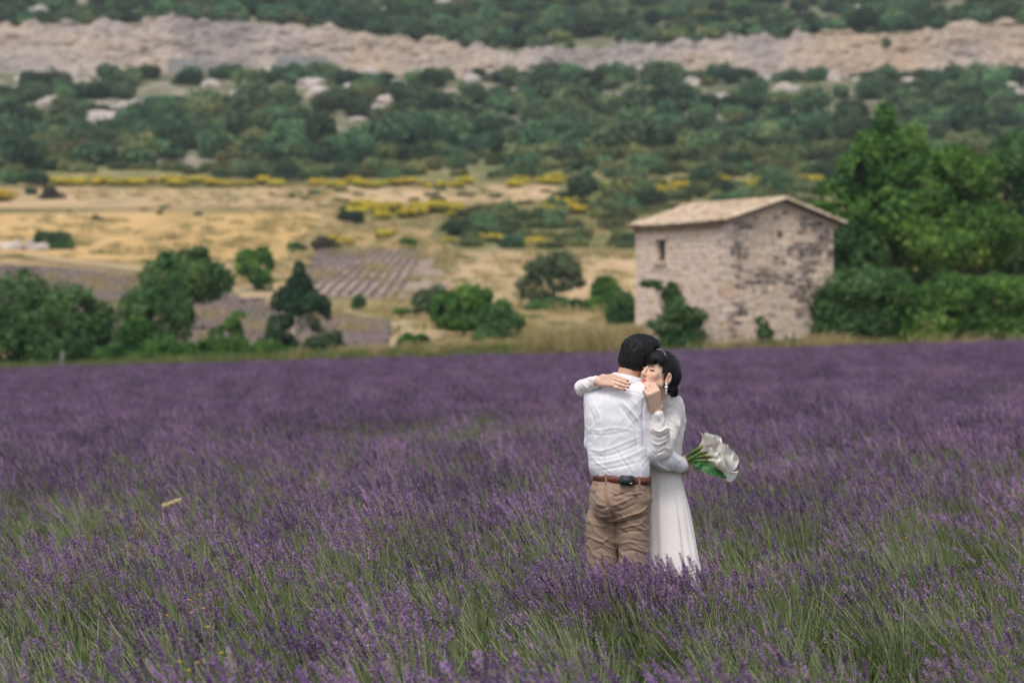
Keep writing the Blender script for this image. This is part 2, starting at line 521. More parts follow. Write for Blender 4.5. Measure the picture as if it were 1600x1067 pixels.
# ------------------------------------------------------------------ road cut: pale rock face across the hill
def cliff():
    cols = np.linspace(-420, 2020, 620)
    nv = 26
    yb = 490.0
    xb = (cols - 800) * yb / F
    bot = height(xb, np.full_like(xb, 490.0)) - 2.0
    top = height((cols - 800) * 502.0 / F, np.full_like(xb, 505.5)) + 0.1
    top = top + (fbm(np.stack([cols / 26, cols * 0, cols * 0], -1), 4, 3) - 0.5) * 4.4 - 0.3
    t = np.linspace(0, 1, nv)[None, :]
    Z = bot[:, None] * (1 - t) + top[:, None] * t
    Y = yb + t * 10.2 + Z * 0
    X = (cols[:, None] - 800) * Y / F
    q = np.stack([X / 4.5, Y * 0 + 0.3, Z / 0.9], -1)
    ledge = fbm(q, 4, 8)
    blocks = fbm(np.stack([X / 1.4, Y * 0, Z / 0.9], -1), 3, 11)
    big = fbm(np.stack([X / 14, Y * 0, Z / 8], -1), 3, 14)
    Y = Y + (ledge - 0.5) * 2.2 + (blocks - 0.5) * 1.3 + (big - 0.5) * 4.5 * np.sin(np.pi * t)
    v = np.stack([X, Y, Z], -1)
    # cap running back into the slope
    back = v[:, -1:, :].copy(); back[..., 1] = 508.0; back[..., 2] = (height(back[..., 0], np.full(back.shape[:2], 510.0)) - 0.8)
    v = np.concatenate([v, back], 1); n2 = nv + 1
    i = np.arange(len(cols) - 1)[:, None] * n2; j = np.arange(n2 - 1)[None, :]
    f = np.stack([i + j, i + n2 + j, i + n2 + j + 1, i + j + 1], -1).reshape(-1, 4)
    m, nt, out = new_mat("cut_rock")
    n1 = noise_tex(nt, 0.10, 5, 0.6, mapping=(1, 1, 2.2))
    n2_ = noise_tex(nt, 0.6, 6, 0.65, mapping=(1, 1, 3.0))
    c1 = ramp(nt, [(0.35, (0.25, 0.215, 0.20)), (0.5, (0.38, 0.315, 0.275)), (0.62, (0.45, 0.35, 0.27)), (0.72, (0.42, 0.355, 0.315))], n1.outputs['Fac']).outputs['Color']
    c2 = ramp(nt, [(0.34, (0.12, 0.10, 0.09)), (0.5, (0.34, 0.285, 0.25)), (0.66, (0.52, 0.45, 0.40))], n2_.outputs['Fac']).outputs['Color']
    n3 = noise_tex(nt, 0.035, 3, 0.5)
    c3 = ramp(nt, [(0.38, (0.72, 0.74, 0.78)), (0.5, (1, 1, 1)), (0.64, (1.0, 0.90, 0.78))], n3.outputs['Fac']).outputs['Color']
    col = mixc(nt, 1.0, mixc(nt, 0.55, c1, c2), c3, 'MULTIPLY')
    b = node(nt, "ShaderNodeBsdfPrincipled", Roughness=0.95); b.inputs['Specular IOR Level'].default_value = 0.1
    nt.links.new(col, b.inputs['Base Color']); nt.links.new(b.outputs[0], out.inputs['Surface'])
    tag(add("road_cut_rock_face", mesh_from("road_cut_rock_face", v.reshape(-1, 3), f, [m], False)), kind='structure')


cliff()
# ------------------------------------------------------------------ lavender
def gn_scatter(name, pts, idx, rot, scl, protos):
    me = bpy.data.meshes.new(name)
    me.vertices.add(len(pts)); me.vertices.foreach_set("co", np.asarray(pts, np.float32).reshape(-1))
    a = me.attributes.new("pick", 'INT', 'POINT'); a.data.foreach_set("value", np.asarray(idx, np.int32))
    a = me.attributes.new("turn", 'FLOAT_VECTOR', 'POINT'); a.data.foreach_set("vector", np.asarray(rot, np.float32).reshape(-1))
    a = me.attributes.new("grow", 'FLOAT_VECTOR', 'POINT'); a.data.foreach_set("vector", np.asarray(scl, np.float32).reshape(-1))
    o = add(name, me)
    ng = bpy.data.node_groups.new(name, 'GeometryNodeTree')
    ng.interface.new_socket("Geometry", in_out='INPUT', socket_type='NodeSocketGeometry')
    ng.interface.new_socket("Geometry", in_out='OUTPUT', socket_type='NodeSocketGeometry')
    N = ng.nodes; L = ng.links
    gi = N.new("NodeGroupInput"); go = N.new("NodeGroupOutput")
    join = N.new("GeometryNodeJoinGeometry")
    for p in reversed(protos):
        oi = N.new("GeometryNodeObjectInfo"); oi.inputs['Object'].default_value = p
        oi.inputs['As Instance'].default_value = False
        g2 = N.new("GeometryNodeGeometryToInstance")
        L.new(oi.outputs['Geometry'], g2.inputs[0]); L.new(g2.outputs[0], join.inputs[0])
    iop = N.new("GeometryNodeInstanceOnPoints"); iop.inputs['Pick Instance'].default_value = True
    def attr(nm, typ):
        n = N.new("GeometryNodeInputNamedAttribute"); n.data_type = typ; n.inputs['Name'].default_value = nm
        return [s for s in n.outputs if s.enabled and s.name == 'Attribute'][0]
    L.new(gi.outputs[0], iop.inputs['Points']); L.new(join.outputs[0], iop.inputs['Instance'])
    L.new(attr("pick", 'INT'), iop.inputs['Instance Index'])
    L.new(attr("turn", 'FLOAT_VECTOR'), iop.inputs['Rotation'])
    L.new(attr("grow", 'FLOAT_VECTOR'), iop.inputs['Scale'])
    L.new(iop.outputs[0], go.inputs[0])
    md = o.modifiers.new("scatter", 'NODES'); md.node_group = ng
    return o


def flower_mat():
    m, nt, out = new_mat("lavender_flower")
    at = node(nt, "ShaderNodeAttribute", attribute_name="tint")
    c = ramp(nt, [(0.0, (0.040, 0.022, 0.058)), (0.35, (0.118, 0.066, 0.165)), (0.62, (0.235, 0.138, 0.335)), (0.8, (0.40, 0.265, 0.54)), (0.9, (0.27, 0.185, 0.16)), (1.0, (0.42, 0.35, 0.24))], at.outputs['Fac']).outputs['Color']
    oi = nt.nodes.new("ShaderNodeObjectInfo")
    hs = nt.nodes.new("ShaderNodeHueSaturation")
    mr = node(nt, "ShaderNodeMapRange"); mr.inputs['To Min'].default_value = 0.68; mr.inputs['To Max'].default_value = 1.38
    mh = node(nt, "ShaderNodeMapRange"); mh.inputs['To Min'].default_value = 0.49; mh.inputs['To Max'].default_value = 0.525
    nt.links.new(oi.outputs['Random'], mr.inputs['Value']); nt.links.new(mr.outputs[0], hs.inputs['Value'])
    nt.links.new(oi.outputs['Random'], mh.inputs['Value']); nt.links.new(mh.outputs[0], hs.inputs['Hue'])
    pn = noise_tex(nt, 0.9, 3, 0.6, mapping=(1, 0.5, 0.2))
    pc = ramp(nt, [(0.36, (0.66, 0.66, 0.72)), (0.52, (1, 1, 1)), (0.66, (1.18, 1.10, 1.08))], pn.outputs['Fac']).outputs['Color']
    nt.links.new(mixc(nt, 1.0, c, pc, 'MULTIPLY'), hs.inputs['Color'])
    d = node(nt, "ShaderNodeBsdfPrincipled", Roughness=0.8); d.inputs['Specular IOR Level'].default_value = 0.15
    nt.links.new(hs.outputs[0], d.inputs['Base Color']); nt.links.new(d.outputs[0], out.inputs['Surface'])
    return m


M_flower = flower_mat()
M_stem = leaf_mat("lavender_stem", [(0.0, (0.060, 0.105, 0.032)), (0.4, (0.135, 0.190, 0.066)), (0.65, (0.30, 0.335, 0.175)), (1.0, (0.56, 0.54, 0.36))], 0.2)


def lavender_plant(seed, nstem=80, nleaf=150, flower=1.0, spread=0.26, wind=0.10, hmin=0.40, hmax=0.60):
    rng = np.random.default_rng(seed)
    mb = MB()
    for k in range(nstem):
        r = math.sqrt(rng.random()); a = rng.random() * 2 * np.pi
        base = np.array([0.06 * r * math.cos(a), 0.06 * r * math.sin(a), 0.0])
        h = hmin + (hmax - hmin) * rng.random() ** 0.8
        h *= 1 - 0.22 * r * r
        top = np.array([spread * r * math.cos(a), spread * r * math.sin(a), h])
        top[0] += -wind * (0.5 + rng.random()) + rng.normal() * 0.02
        top[1] += rng.normal() * 0.03 - 0.02
        mid = (base + top) / 2 + np.array([0.02 * rng.normal() + 0.025, 0.02 * rng.normal(), 0.05])
        t = np.linspace(0, 1, 5)[:, None]
        P = base * (1 - t) ** 2 + 2 * mid * t * (1 - t) + top * t ** 2
        tint = 0.35 + 0.6 * rng.random()
        add_tube(mb, P, np.linspace(0.0018, 0.0013, 5), 3, 0, tint, False)
        d = P[-1] - P[-2]; d /= np.linalg.norm(d)
        d = d + np.array([-0.10, 0, 0.0]) + rng.normal(0, 0.08, 3); d /= np.linalg.norm(d)
        if rng.random() > flower: continue
        # the spike: whorls of small buds
        Ls = 0.036 + 0.036 * rng.random()
        nw = int(Ls / 0.0080) + 1
        u = np.cross(d, [0.3, 1, 0.2]); u /= np.linalg.norm(u); w = np.cross(d, u)
        zs = np.linspace(0, 1, nw) * Ls
        if rng.random() < 0.6:
            zs = np.concatenate([[-0.018 - 0.01 * rng.random()], zs])
        shade = rng.normal(0.38, 0.18)
        for q, zz in enumerate(zs):
            frac = max(zz, 0) / Ls
            wr = 0.0040 * (1 - 0.55 * frac ** 2)
            nb = 5 if frac < 0.8 else 4
            for b in range(nb):
                aa = 2 * np.pi * (b + 0.5 * (q % 2)) / nb + rng.normal() * 0.25
                out_ = u * math.cos(aa) + w * math.sin(aa)
                c0 = top + d * zz
                ax = out_ * 0.75 + d * (0.65 + 0.4 * frac); ax /= np.linalg.norm(ax)
                ln = 0.0086 * (0.8 + 0.5 * rng.random()); wd = 0.0028
                s1 = np.cross(ax, d); s1 /= np.linalg.norm(s1) + 1e-9; s2 = np.cross(ax, s1)
                p0 = c0 + out_ * wr * 0.3; pm = c0 + out_ * wr + ax * ln * 0.45; p1 = c0 + out_ * wr * 0.8 + ax * ln
                v = [p0, pm + s1 * wd, pm - s1 * wd * 0.5 + s2 * wd * 0.87, pm - s1 * wd * 0.5 - s2 * wd * 0.87, p1]
                f = [[0, 2, 1], [0, 3, 2], [0, 1, 3], [4, 1, 2], [4, 2, 3], [4, 3, 1]]
                tt = shade + rng.normal() * 0.16
                if rng.random() < 0.10: tt = 0.74 + 0.08 * rng.random()
                if rng.random() < 0.20: tt = 0.86 + 0.12 * rng.random()
                mb.add(v, f, 1, np.clip(tt, 0, 1))
    # narrow leaves and grass low in the plant
    for k in range(nleaf):
        r = math.sqrt(rng.random()); a = rng.random() * 2 * np.pi
        b0 = np.array([0.17 * r * math.cos(a), 0.17 * r * math.sin(a), 0.0])
        L = 0.16 + 0.22 * rng.random()
        lean = rng.normal(0, 0.30, 2)
        tip = b0 + np.array([lean[0] * L - 0.04, lean[1] * L, L])
        sd = np.array([math.cos(a + 1.2), math.sin(a + 1.2), 0]) * (0.0025 + 0.0025 * rng.random())
        md_ = (b0 + tip) / 2 + np.array([0, 0, 0.03])
        mb.add([b0 - sd, b0 + sd, md_ + sd, tip, md_ - sd], [[0, 1, 2, 4]], 0, 0.1 + 0.5 * rng.random())
        mb.add([md_ - sd, md_ + sd, tip], [[0, 1, 2]], 0, 0.15 + 0.5 * rng.random())
    me = mb.mesh("lavender_plant", [M_stem, M_flower], False, "tint")
    return bpy.data.objects.new("lavender_plant", me)


LAV_NEAR = [lavender_plant(100 + i, 56, 180, 0.84, 0.23) for i in range(6)]
LAV_GREEN = [lavender_plant(140 + i, 58, 210, 0.20, 0.24, hmin=0.26, hmax=0.50) for i in range(3)]
LAV_FAR = [lavender_plant(170 + i, 88, 50, 0.97, 0.25) for i in range(3)]


def lavender_field():
    rng = np.random.default_rng(7)
    P, I, R, S = [], [], [], []
    def patch(y0, y1, sp, keep_gap):
        y = np.arange(y0, y1, sp)
        for yy in y:
            half = 0.25 * yy + 1.8
            xs = np.arange(-half, half, sp)
            n = len(xs)
            x = xs + rng.uniform(-0.45, 0.45, n) * sp
            Y = yy + rng.uniform(-0.45, 0.45, n) * sp
            nz = fbm2(x * 0.55 + Y * 0.12, Y, 0.95, 2, 31)
            nb = fbm2(x, Y, 6.0, 2, 77)
            gap = (nz * 0.75 + nb * 0.25)
            ok = (gap > keep_gap) | (rng.random(n) < 0.72)
            # nothing grows where the couple stands
            ok &= ~((np.hypot(x - 0.56, (Y - 12.40)) < 0.22) | (np.hypot(x - 0.80, (Y - 12.68)) < 0.24) | (np.hypot(x - 0.7, (Y - 12.55)) < 0.22))
            x, Y, g = x[ok], Y[ok], gap[ok]
            green = ((g < keep_gap + 0.03) & (rng.random(len(x)) < 0.94)) | (rng.random(len(x)) < 0.07)
            P.append(np.stack([x, Y, height(x, Y) - 0.01], -1))
            far = rng.random(len(x)) < np.clip((Y - 18) / 25, 0, 1)
            I.append(np.where(green, rng.integers(6, 9, len(x)), np.where(far, rng.integers(9, 12, len(x)), rng.integers(0, 6, len(x)))))
            R.append(np.stack([rng.normal(0, 0.06, len(x)), rng.normal(-0.03, 0.06, len(x)), rng.uniform(-0.55, 0.55, len(x))], -1))
            s = rng.uniform(0.86, 1.16, len(x)) * (1 + 0.25 * (g - 0.5))
            S.append(np.stack([s * 1.05, s * 1.05, s], -1))
    patch(4.6, 8.9, 0.31, 0.46)
    patch(8.9, 15, 0.33, 0.57)
    patch(15, 24, 0.34, 0.52)
    patch(24, 40, 0.36, 0.40)
    patch(40, 86.3, 0.38, 0.33)
    # the plants the couple stand among
    q = np.array([(0.36, 11.92), (0.50, 11.86), (0.63, 11.90), (0.44, 12.04), (0.57, 12.02), (0.70, 11.98), (0.80, 12.06), (0.90, 12.14), (0.98, 12.30), (0.72, 12.14), (0.30, 12.14), (0.86, 12.28), (0.60, 12.12), (1.02, 12.12), (0.24, 12.30)])
    P.append(np.column_stack([q, height(q[:, 0], q[:, 1]) - 0.01])); I.append(np.arange(len(q)) % 6); R.append(np.column_stack([np.full(len(q), 0.02), np.full(len(q), -0.03), np.linspace(-0.5, 0.5, len(q))])); S.append(np.full((len(q), 3), 0.98))
    o = gn_scatter("lavender_field", np.concatenate(P), np.concatenate(I), np.concatenate(R), np.concatenate(S), LAV_NEAR + LAV_GREEN + LAV_FAR)
    tag(o, "field of purple lavender in bloom with green stems, leaning in the wind", "lavender", kind="stuff")


lavender_field()


# ------------------------------------------------------------------ grass of the verges
M_dry = leaf_mat("dry_grass", [(0.0, (0.20, 0.20, 0.075)), (0.5, (0.40, 0.32, 0.14)), (1.0, (0.56, 0.44, 0.24))], 0.3)
M_green = leaf_mat("green_grass", [(0.0, (0.07, 0.12, 0.03)), (0.6, (0.16, 0.20, 0.06)), (1.0, (0.36, 0.33, 0.13))], 0.3)


def tuft(seed, n, h, w, mat, width=0.012, heads=False):
    rng = np.random.default_rng(seed); mb = MB()
    for k in range(n):
        b0 = np.array([rng.normal() * w, rng.normal() * w, -0.02]); L = h * (0.5 + 0.6 * rng.random())
        ln = rng.normal(0, 0.22, 2)
        tip = b0 + np.array([ln[0] * L - 0.05 * L, ln[1] * L, L]); md_ = (b0 + tip) / 2 + np.array([-ln[0] * L * 0.12, 0, 0.04 * L])
        a = rng.random() * 3.14; sd = np.array([math.cos(a), math.sin(a), 0]) * width * (0.5 + rng.random())
        t = rng.random()
        mb.add([b0 - sd, b0 + sd, md_ + sd * 0.8, md_ - sd * 0.8], [[0, 1, 2, 3]], 0, t)
        mb.add([md_ - sd * 0.8, md_ + sd * 0.8, tip], [[0, 1, 2]], 0, t)
        if heads and rng.random() < 0.5:
            add_tube(mb, [tip - np.array([0, 0, 0.10]), tip - np.array([0, 0, 0.03]), tip + np.array([ln[0] * 0.05, 0, 0.04])], [0.006, 0.016, 0.004], 4, 0, min(1, t + 0.3))
    return bpy.data.objects.new("grass_tuft", mb.mesh("grass_tuft", [mat], False, "tint"))


def verge():
    rng = np.random.default_rng(21)
    tall = [tuft(200 + i, 60, 0.8, 0.25, M_dry, 0.014, True) for i in range(3)]
    low = [tuft(210 + i, 70, 0.42, 0.28, M_green, 0.016) for i in range(3)]
    P, I, S = [], [], []
    def strip(px0, px1, y0, y1, n, s0, s1, kinds):
        Y = rng.uniform(y0, y1, n); px = rng.uniform(px0, px1, n); x = (px - 800) * Y / F
        P.append(np.stack([x, Y, height(x, Y)], -1)); I.append(rng.choice(kinds, n)); s = rng.uniform(s0, s1, n); S.append(np.stack([s, s, s], -1))
    strip(-300, 1900, 86.6, 90, 1500, 0.5, 0.95, [3, 4, 5])
    strip(-300, 560, 88, 97, 700, 0.6, 1.1, [3, 4, 5])
    strip(832, 1000, 87.5, 96, 330, 0.7, 1.15, [0, 1, 2])
    strip(440, 820, 87.5, 100, 800, 0.35, 0.62, [0, 3, 4, 5])
    strip(1100, 1900, 86.6, 87.8, 260, 0.5, 0.85, [0, 3, 4, 5])
    strip(1262, 1325, 86.6, 88.0, 26, 0.5, 0.95, [0, 1, 2])
    P = np.concatenate(P); n = len(P)
    o = gn_scatter("verge_grass", P, np.concatenate(I), np.stack([rng.normal(0, .08, n), rng.normal(0, .08, n), rng.uniform(0, 6.28, n)], -1), np.concatenate(S), tall + low)
    tag(o, "long green and straw coloured grass along the far edge of the lavender", "grass", kind="stuff")
    # thin dry tufts over the far meadows
    P, I, S = [], [], []
    Y = 100 + 240 * rng.random(5000) ** 0.8; px = rng.uniform(-350, 1950, 5000); x = (px - 800) * Y / F
    ok = fbm2(x, Y, 12, 3, 3) > 0.46
    x, Y = x[ok], Y[ok]; n = len(x); s = rng.uniform(0.5, 1.3, n)
    o = gn_scatter("meadow_grass", np.stack([x, Y, height(x, Y)], -1), rng.integers(0, 6, n), np.stack([np.zeros(n), np.zeros(n), rng.uniform(0, 6.28, n)], -1), np.stack([s * 1.6, s * 1.6, s * 0.8], -1), tall + low)
    tag(o, "scattered tufts of straw and green grass on the far meadows", "grass", kind="stuff")


verge()
# ------------------------------------------------------------------ trees and shrubs
M_bark = surf_mat("bark", [(0.3, (0.055, 0.045, 0.036)), (0.6, (0.12, 0.10, 0.082))], 6, 0.95, 0.5, 25, mapping=(1, 1, 0.3))
M_bark_pale = surf_mat("pale_bark", [(0.3, (0.22, 0.18, 0.15)), (0.6, (0.42, 0.36, 0.31))], 6, 0.95, 0.5, 25, mapping=(1, 1, 0.3))
G_DARK = leaf_mat("oak_leaf", [(0.0, (0.038, 0.092, 0.036)), (0.5, (0.088, 0.185, 0.062)), (1.0, (0.185, 0.29, 0.098))], 0.36)
G_MID = leaf_mat("green_leaf", [(0.0, (0.038, 0.105, 0.028)), (0.5, (0.105, 0.235, 0.052)), (1.0, (0.26, 0.40, 0.090))], 0.42)
G_LIGHT = leaf_mat("fresh_leaf", [(0.0, (0.050, 0.120, 0.028)), (0.5, (0.130, 0.260, 0.054)), (1.0, (0.30, 0.43, 0.090))], 0.42)
G_GREY = leaf_mat("olive_leaf", [(0.0, (0.065, 0.100, 0.052)), (0.5, (0.125, 0.175, 0.090)), (1.0, (0.21, 0.265, 0.145))], 0.35)
G_CONE = leaf_mat("needle_leaf", [(0.0, (0.024, 0.054, 0.030)), (0.5, (0.045, 0.092, 0.046)), (1.0, (0.085, 0.140, 0.066))], 0.15)
G_BROWN = leaf_mat("dusky_leaf", [(0.0, (0.050, 0.045, 0.035)), (0.5, (0.095, 0.085, 0.062)), (1.0, (0.12, 0.14, 0.07))], 0.2)
G_HILL = leaf_mat("hill_leaf", [(0.0, (0.036, 0.080, 0.042)), (0.5, (0.088, 0.158, 0.074)), (1.0, (0.19, 0.265, 0.108))], 0.28, 1.4)
Y_BROOM = leaf_mat("broom_flower", [(0.0, (0.07, 0.09, 0.03)), (0.28, (0.13, 0.15, 0.03)), (0.36, (0.50, 0.40, 0.03)), (0.7, (0.66, 0.52, 0.035)), (1.0, (0.72, 0.60, 0.09))], 0.2, 0.35)
W_BLOSS = leaf_mat("pale_umbels", [(0.0, (0.35, 0.38, 0.22)), (1.0, (0.60, 0.60, 0.45))], 0.2)


def leaf_quads(c, nrm, size, rng, aspect=0.55):
    """one bent rhombic leaf spray for each centre"""
    n = len(c)
    nrm = nrm / (np.linalg.norm(nrm, axis=1, keepdims=True) + 1e-9)
    r = rng.normal(size=(n, 3)); u = np.cross(nrm, r); u /= np.linalg.norm(u, axis=1, keepdims=True) + 1e-9
    w = np.cross(nrm, u)
    L = size[:, None]
    v = np.stack([c - u * L, c - w * L * aspect + nrm * L * 0.12, c + u * L, c + w * L * aspect + nrm * L * 0.12], 1).reshape(-1, 3)
    f = np.arange(4 * n).reshape(-1, 4)
    return v, f


def crown_points(lobes, n, rng, shell=0.5, gap=0.36, gscale=0.9, seed=0, flat=0.0):
    """points spread through lobes (cx,cy,cz,rx,ry,rz), thinned by noise so that gaps and clumps form"""
    lobes = np.asarray(lobes, float)
    vol = lobes[:, 3] * lobes[:, 4] * lobes[:, 5]; p = vol ** 0.8; p /= p.sum()
    k = rng.choice(len(lobes), int(n * 1.9), p=p)
    d = rng.normal(size=(len(k), 3)); d /= np.linalg.norm(d, axis=1, keepdims=True)
    r = (shell ** 3 + (1 - shell ** 3) * rng.random(len(k))) ** (1 / 3)
    r = np.where(rng.random(len(k)) < 0.10, r * rng.uniform(1.0, 1.28, len(k)), r)
    # knobbly outline
    q = lobes[k, :3] + d * lobes[k, 3:] * 1.0
    bump = 0.66 + 0.66 * fbm(q / gscale + seed, 2, 3 + seed)
    P = lobes[k, :3] + d * lobes[k, 3:] * (r * bump)[:, None]
    g = fbm(P / (gscale * 0.55) + 9.1, 2, 40 + seed)
    ok = (g > gap + 0.05)
    # no leaf deep inside another lobe
    deep = np.zeros(len(k), bool)
    for L in lobes:
        deep |= (((P - L[:3]) / (L[3:] * 0.5)) ** 2).sum(1) < 1
    ok &= ~deep | (rng.random(len(k)) < 0.25)
    P, d, k = P[ok][:n], d[ok][:n], k[ok][:n]
    return P, d, k


def crown_mesh(name, lobes, n, size, mat, seed, gap=0.36, gscale=0.9, shell=0.5, tint_up=0.0, mats=None, top=None):
    rng = np.random.default_rng(seed)
    P, d, k = crown_points(lobes, n, rng, shell, gap, gscale, seed)
    nrm = d * 0.8 + rng.normal(size=d.shape) * 0.65 + np.array([0, 0, 0.35])
    sz = size * (0.6 + 0.8 * rng.random(len(P)))
    v, f = leaf_quads(P, nrm, sz, rng)
    lt = rng.normal(0, 0.12, len(lobes))
    t = np.clip(0.45 + lt[k] + rng.normal(0, 0.20, len(P)) + 0.8 * (fbm(P / (gscale * 0.7), 2, 7) - 0.5), 0, 1)
    if top is not None:
        t = np.clip(top(P, t, rng), 0, 1)
    return mesh_from(name, v, f, [mat], False, None, {"tint": np.repeat(t, 4)})


def trunk_mesh(name, h, r, limbs, mat, seed, lean=0.0):
    """tapered trunk plus limbs; limbs: end points in the crown"""
    rng = np.random.default_rng(seed); mb = MB()
    P = catmull([[0, 0, -0.3], [lean * 0.3 + 0.03 * h * rng.normal() * 0.3, 0, h * 0.35], [lean * 0.7, 0.02 * h, h * 0.7], [lean, 0, h]], 5)
    add_tube(mb, P, np.linspace(r * 1.25, r * 0.45, len(P)) * (1 + 0.25 * np.exp(-np.linspace(0, 9, len(P)))), 8)
    for e in limbs:
        t = 0.35 + 0.5 * rng.random(); i = int(t * (len(P) - 1)); b = P[i]; e = np.asarray(e, float)
        m_ = (b + e) / 2 + rng.normal(0, 0.06, 3) * h + np.array([0, 0, -0.03 * h])
        Q = catmull([b, m_, e], 5)
        add_tube(mb, Q, np.linspace(r * 0.5, r * 0.10, len(Q)), 5)
    return mb.mesh(name, [mat], True)


def tree(name, label, cat, px, Y, top, base, lobes_px, mat, n, leaf=0.10, gap=0.36, gscale=0.9, trunk=None, bark=None, group=None, seed=1, depth=0.8, shell=0.5, topf=None):
    """lobes_px: (px, row, half-width px, half-height px) as the photo shows them; depth: relative depth of each lobe"""
    s = Y / F
    x0 = (px - 800) * s
    z0 = float(height(x0, Y))
    gscale = min(gscale, 2.2 * s * float(np.mean([l[2] for l in lobes_px])))
    root = empty(name, (x0, Y, z0))
    rng = np.random.default_rng(seed + 500)
    lobes = []
    for i, (lx, ly, hw, hh) in enumerate(lobes_px):
        c = at(lx, ly, Y) - np.array([x0, Y, z0])
        rad = (hw + hh) / 2 * s * depth
        c[1] += rng.uniform(-0.5, 0.5) * rad
        lobes.append((c[0], c[1], c[2], hw * s, rad * 1.1, hh * s))
    add("crown", crown_mesh("crown", lobes, n, leaf, mat, seed, gap, gscale, shell, top=topf), root)
    L = np.asarray(lobes)
    hi = L[np.argsort(-L[:, 2])[:1], 2][0]
    h = max(0.5, hi * 0.62)
    limbs = [l[:3] + (rng.random(3) - 0.5) * l[3:] * 0.8 for l in L for _ in range(2)]
    limbs = [e for e in limbs if e[2] > 0.25 * h]
    tr = trunk if trunk else 0.03 * h + 0.03
    add("trunk", trunk_mesh("trunk", h, tr, limbs, bark or M_bark, seed), root)
    tag(root, label, cat, group)
    return root


GL, GM, GR = "trees and shrubs left of the couple at the field edge", "shrubs in the valley fields", "trees and bushes beside the stone house"
T = tree
# left edge of the field
T("holm_oak", "broad dense green bush at the left end of the far field edge", "bush", 25, 93, 420, 580,
  [(-35, 480, 70, 62), (25, 470, 62, 50), (60, 515, 75, 60), (-10, 540, 80, 48), (70, 470, 40, 32)], G_DARK, 9000, 0.105, 0.34, group=GL, seed=11)
T("holm_oak", "rounded dark green bush just behind a small grey post", "bush", 125, 92, 430, 580,
  [(120, 490, 45, 48), (150, 505, 30, 40), (105, 540, 60, 42), (150, 550, 40, 30)], G_DARK, 6000, 0.10, 0.34, group=GL, seed=12)
T("oak_tree", "round crowned green tree standing over darker bushes in the valley", "tree", 285, 112, 388, 520,
  [(262, 435, 40, 34), (300, 425, 36, 34), (335, 440, 28, 30), (312, 400, 16, 15), (265, 405, 20, 14), (290, 455, 60, 22)], G_DARK, 8000, 0.125, 0.33, group=GL, seed=13, trunk=0.17)
T("oak_bush", "dark upright bush under the round crowned tree", "bush", 225, 100, 450, 560,
  [(215, 490, 32, 42), (245, 480, 30, 34), (285, 495, 22, 40), (230, 530, 45, 30), (200, 530, 24, 26)], G_DARK, 6000, 0.105, 0.34, group=GL, seed=14)
T("oak_bush", "pale green rounded shrub low beside the dark bushes", "shrub", 215, 95, 490, 565,
  [(212, 520, 26, 30), (225, 550, 40, 22), (190, 555, 26, 18)], G_MID, 3000, 0.09, 0.34, group=GL, seed=15)
T("elder_shrub", "slender leaning green sapling between the tree and the conical evergreen", "shrub", 362, 97, 483, 560,
  [(374, 497, 14, 13), (364, 513, 16, 18), (348, 530, 26, 22), (338, 550, 34, 18), (366, 532, 18, 18)], G_MID, 2600, 0.085, 0.36, group=GL, seed=16)
for i, (px, w, hh, y, m, lab) in enumerate([
        (262, 34, 20, 555, G_MID, "low green bramble mound at the foot of the dark upright bush"),
        (318, 34, 17, 556, G_MID, "low green bramble mound below the leaning sapling"),
        (372, 34, 17, 552, G_LIGHT, "low bright green bramble mound nearest the sapling's right"),
        (425, 30, 12, 553, G_LIGHT, "low bright green bramble strip at the foot of the conical evergreen"),
        (180, 30, 14, 562, G_MID, "low green bramble mound beside the post at the field edge")]):
    T("bramble", lab, "bramble", px, 89.6 + 0.3 * i, y - hh, 570, [(px - w * 0.5, y - 4, w * 0.8, hh * 1.2), (px + w * 0.5, y, w * 0.8, hh * 1.1), (px, y - 9, w * 0.55, hh * 1.1), (px, y + 8, w * 1.1, hh * 0.8)], m, 3600, 0.075, 0.33, gscale=0.5, group=GL, seed=30 + i)
T("conical_evergreen", "dark conical evergreen with a bare pale trunk base", "tree", 468, 96, 405, 556,
  [(467, 425, 10, 20), (467, 450, 22, 22), (455, 462, 26, 20), (482, 468, 28, 18), (440, 470, 20, 16), (500, 476, 18, 12), (468, 476, 38, 14)], G_CONE, 6500, 0.085, 0.34, gscale=0.55, group=GL, seed=41, trunk=0.10, bark=M_bark_pale)
T("evergreen_bush", "dark bushy shrub left of the conical evergreen's trunk", "shrub", 436, 95, 485, 555,
  [(432, 515, 17, 26), (440, 535, 26, 20), (420, 540, 16, 16), (450, 500, 12, 14)], G_CONE, 3200, 0.085, 0.34, gscale=0.6, group=GL, seed=42)
T("grey_shrub", "sparse grey shrub right behind the conical evergreen's trunk", "shrub", 497, 98, 480, 545,
  [(492, 500, 16, 16), (508, 492, 10, 14), (500, 512, 14, 10)], G_GREY, 1100, 0.08, 0.46, gscale=0.5, group=GL, seed=43, bark=M_bark_pale)
T("oak_bush", "olive green rounded shrub right of the conical evergreen", "shrub", 508, 92, 520, 556,
  [(492, 540, 20, 16), (515, 538, 18, 20), (530, 543, 13, 16), (525, 525, 10, 9)], G_GREY, 2600, 0.08, 0.34, gscale=0.6, group=GL, seed=44)
T("oak_bush", "small two stemmed pale green shrub by the grassy path", "shrub", 648, 92, 517, 556,
  [(640, 537, 16, 17), (660, 530, 14, 9), (628, 545, 12, 12), (650, 548, 14, 9)], G_MID, 2200, 0.08, 0.36, gscale=0.5, group=GM, seed=45)

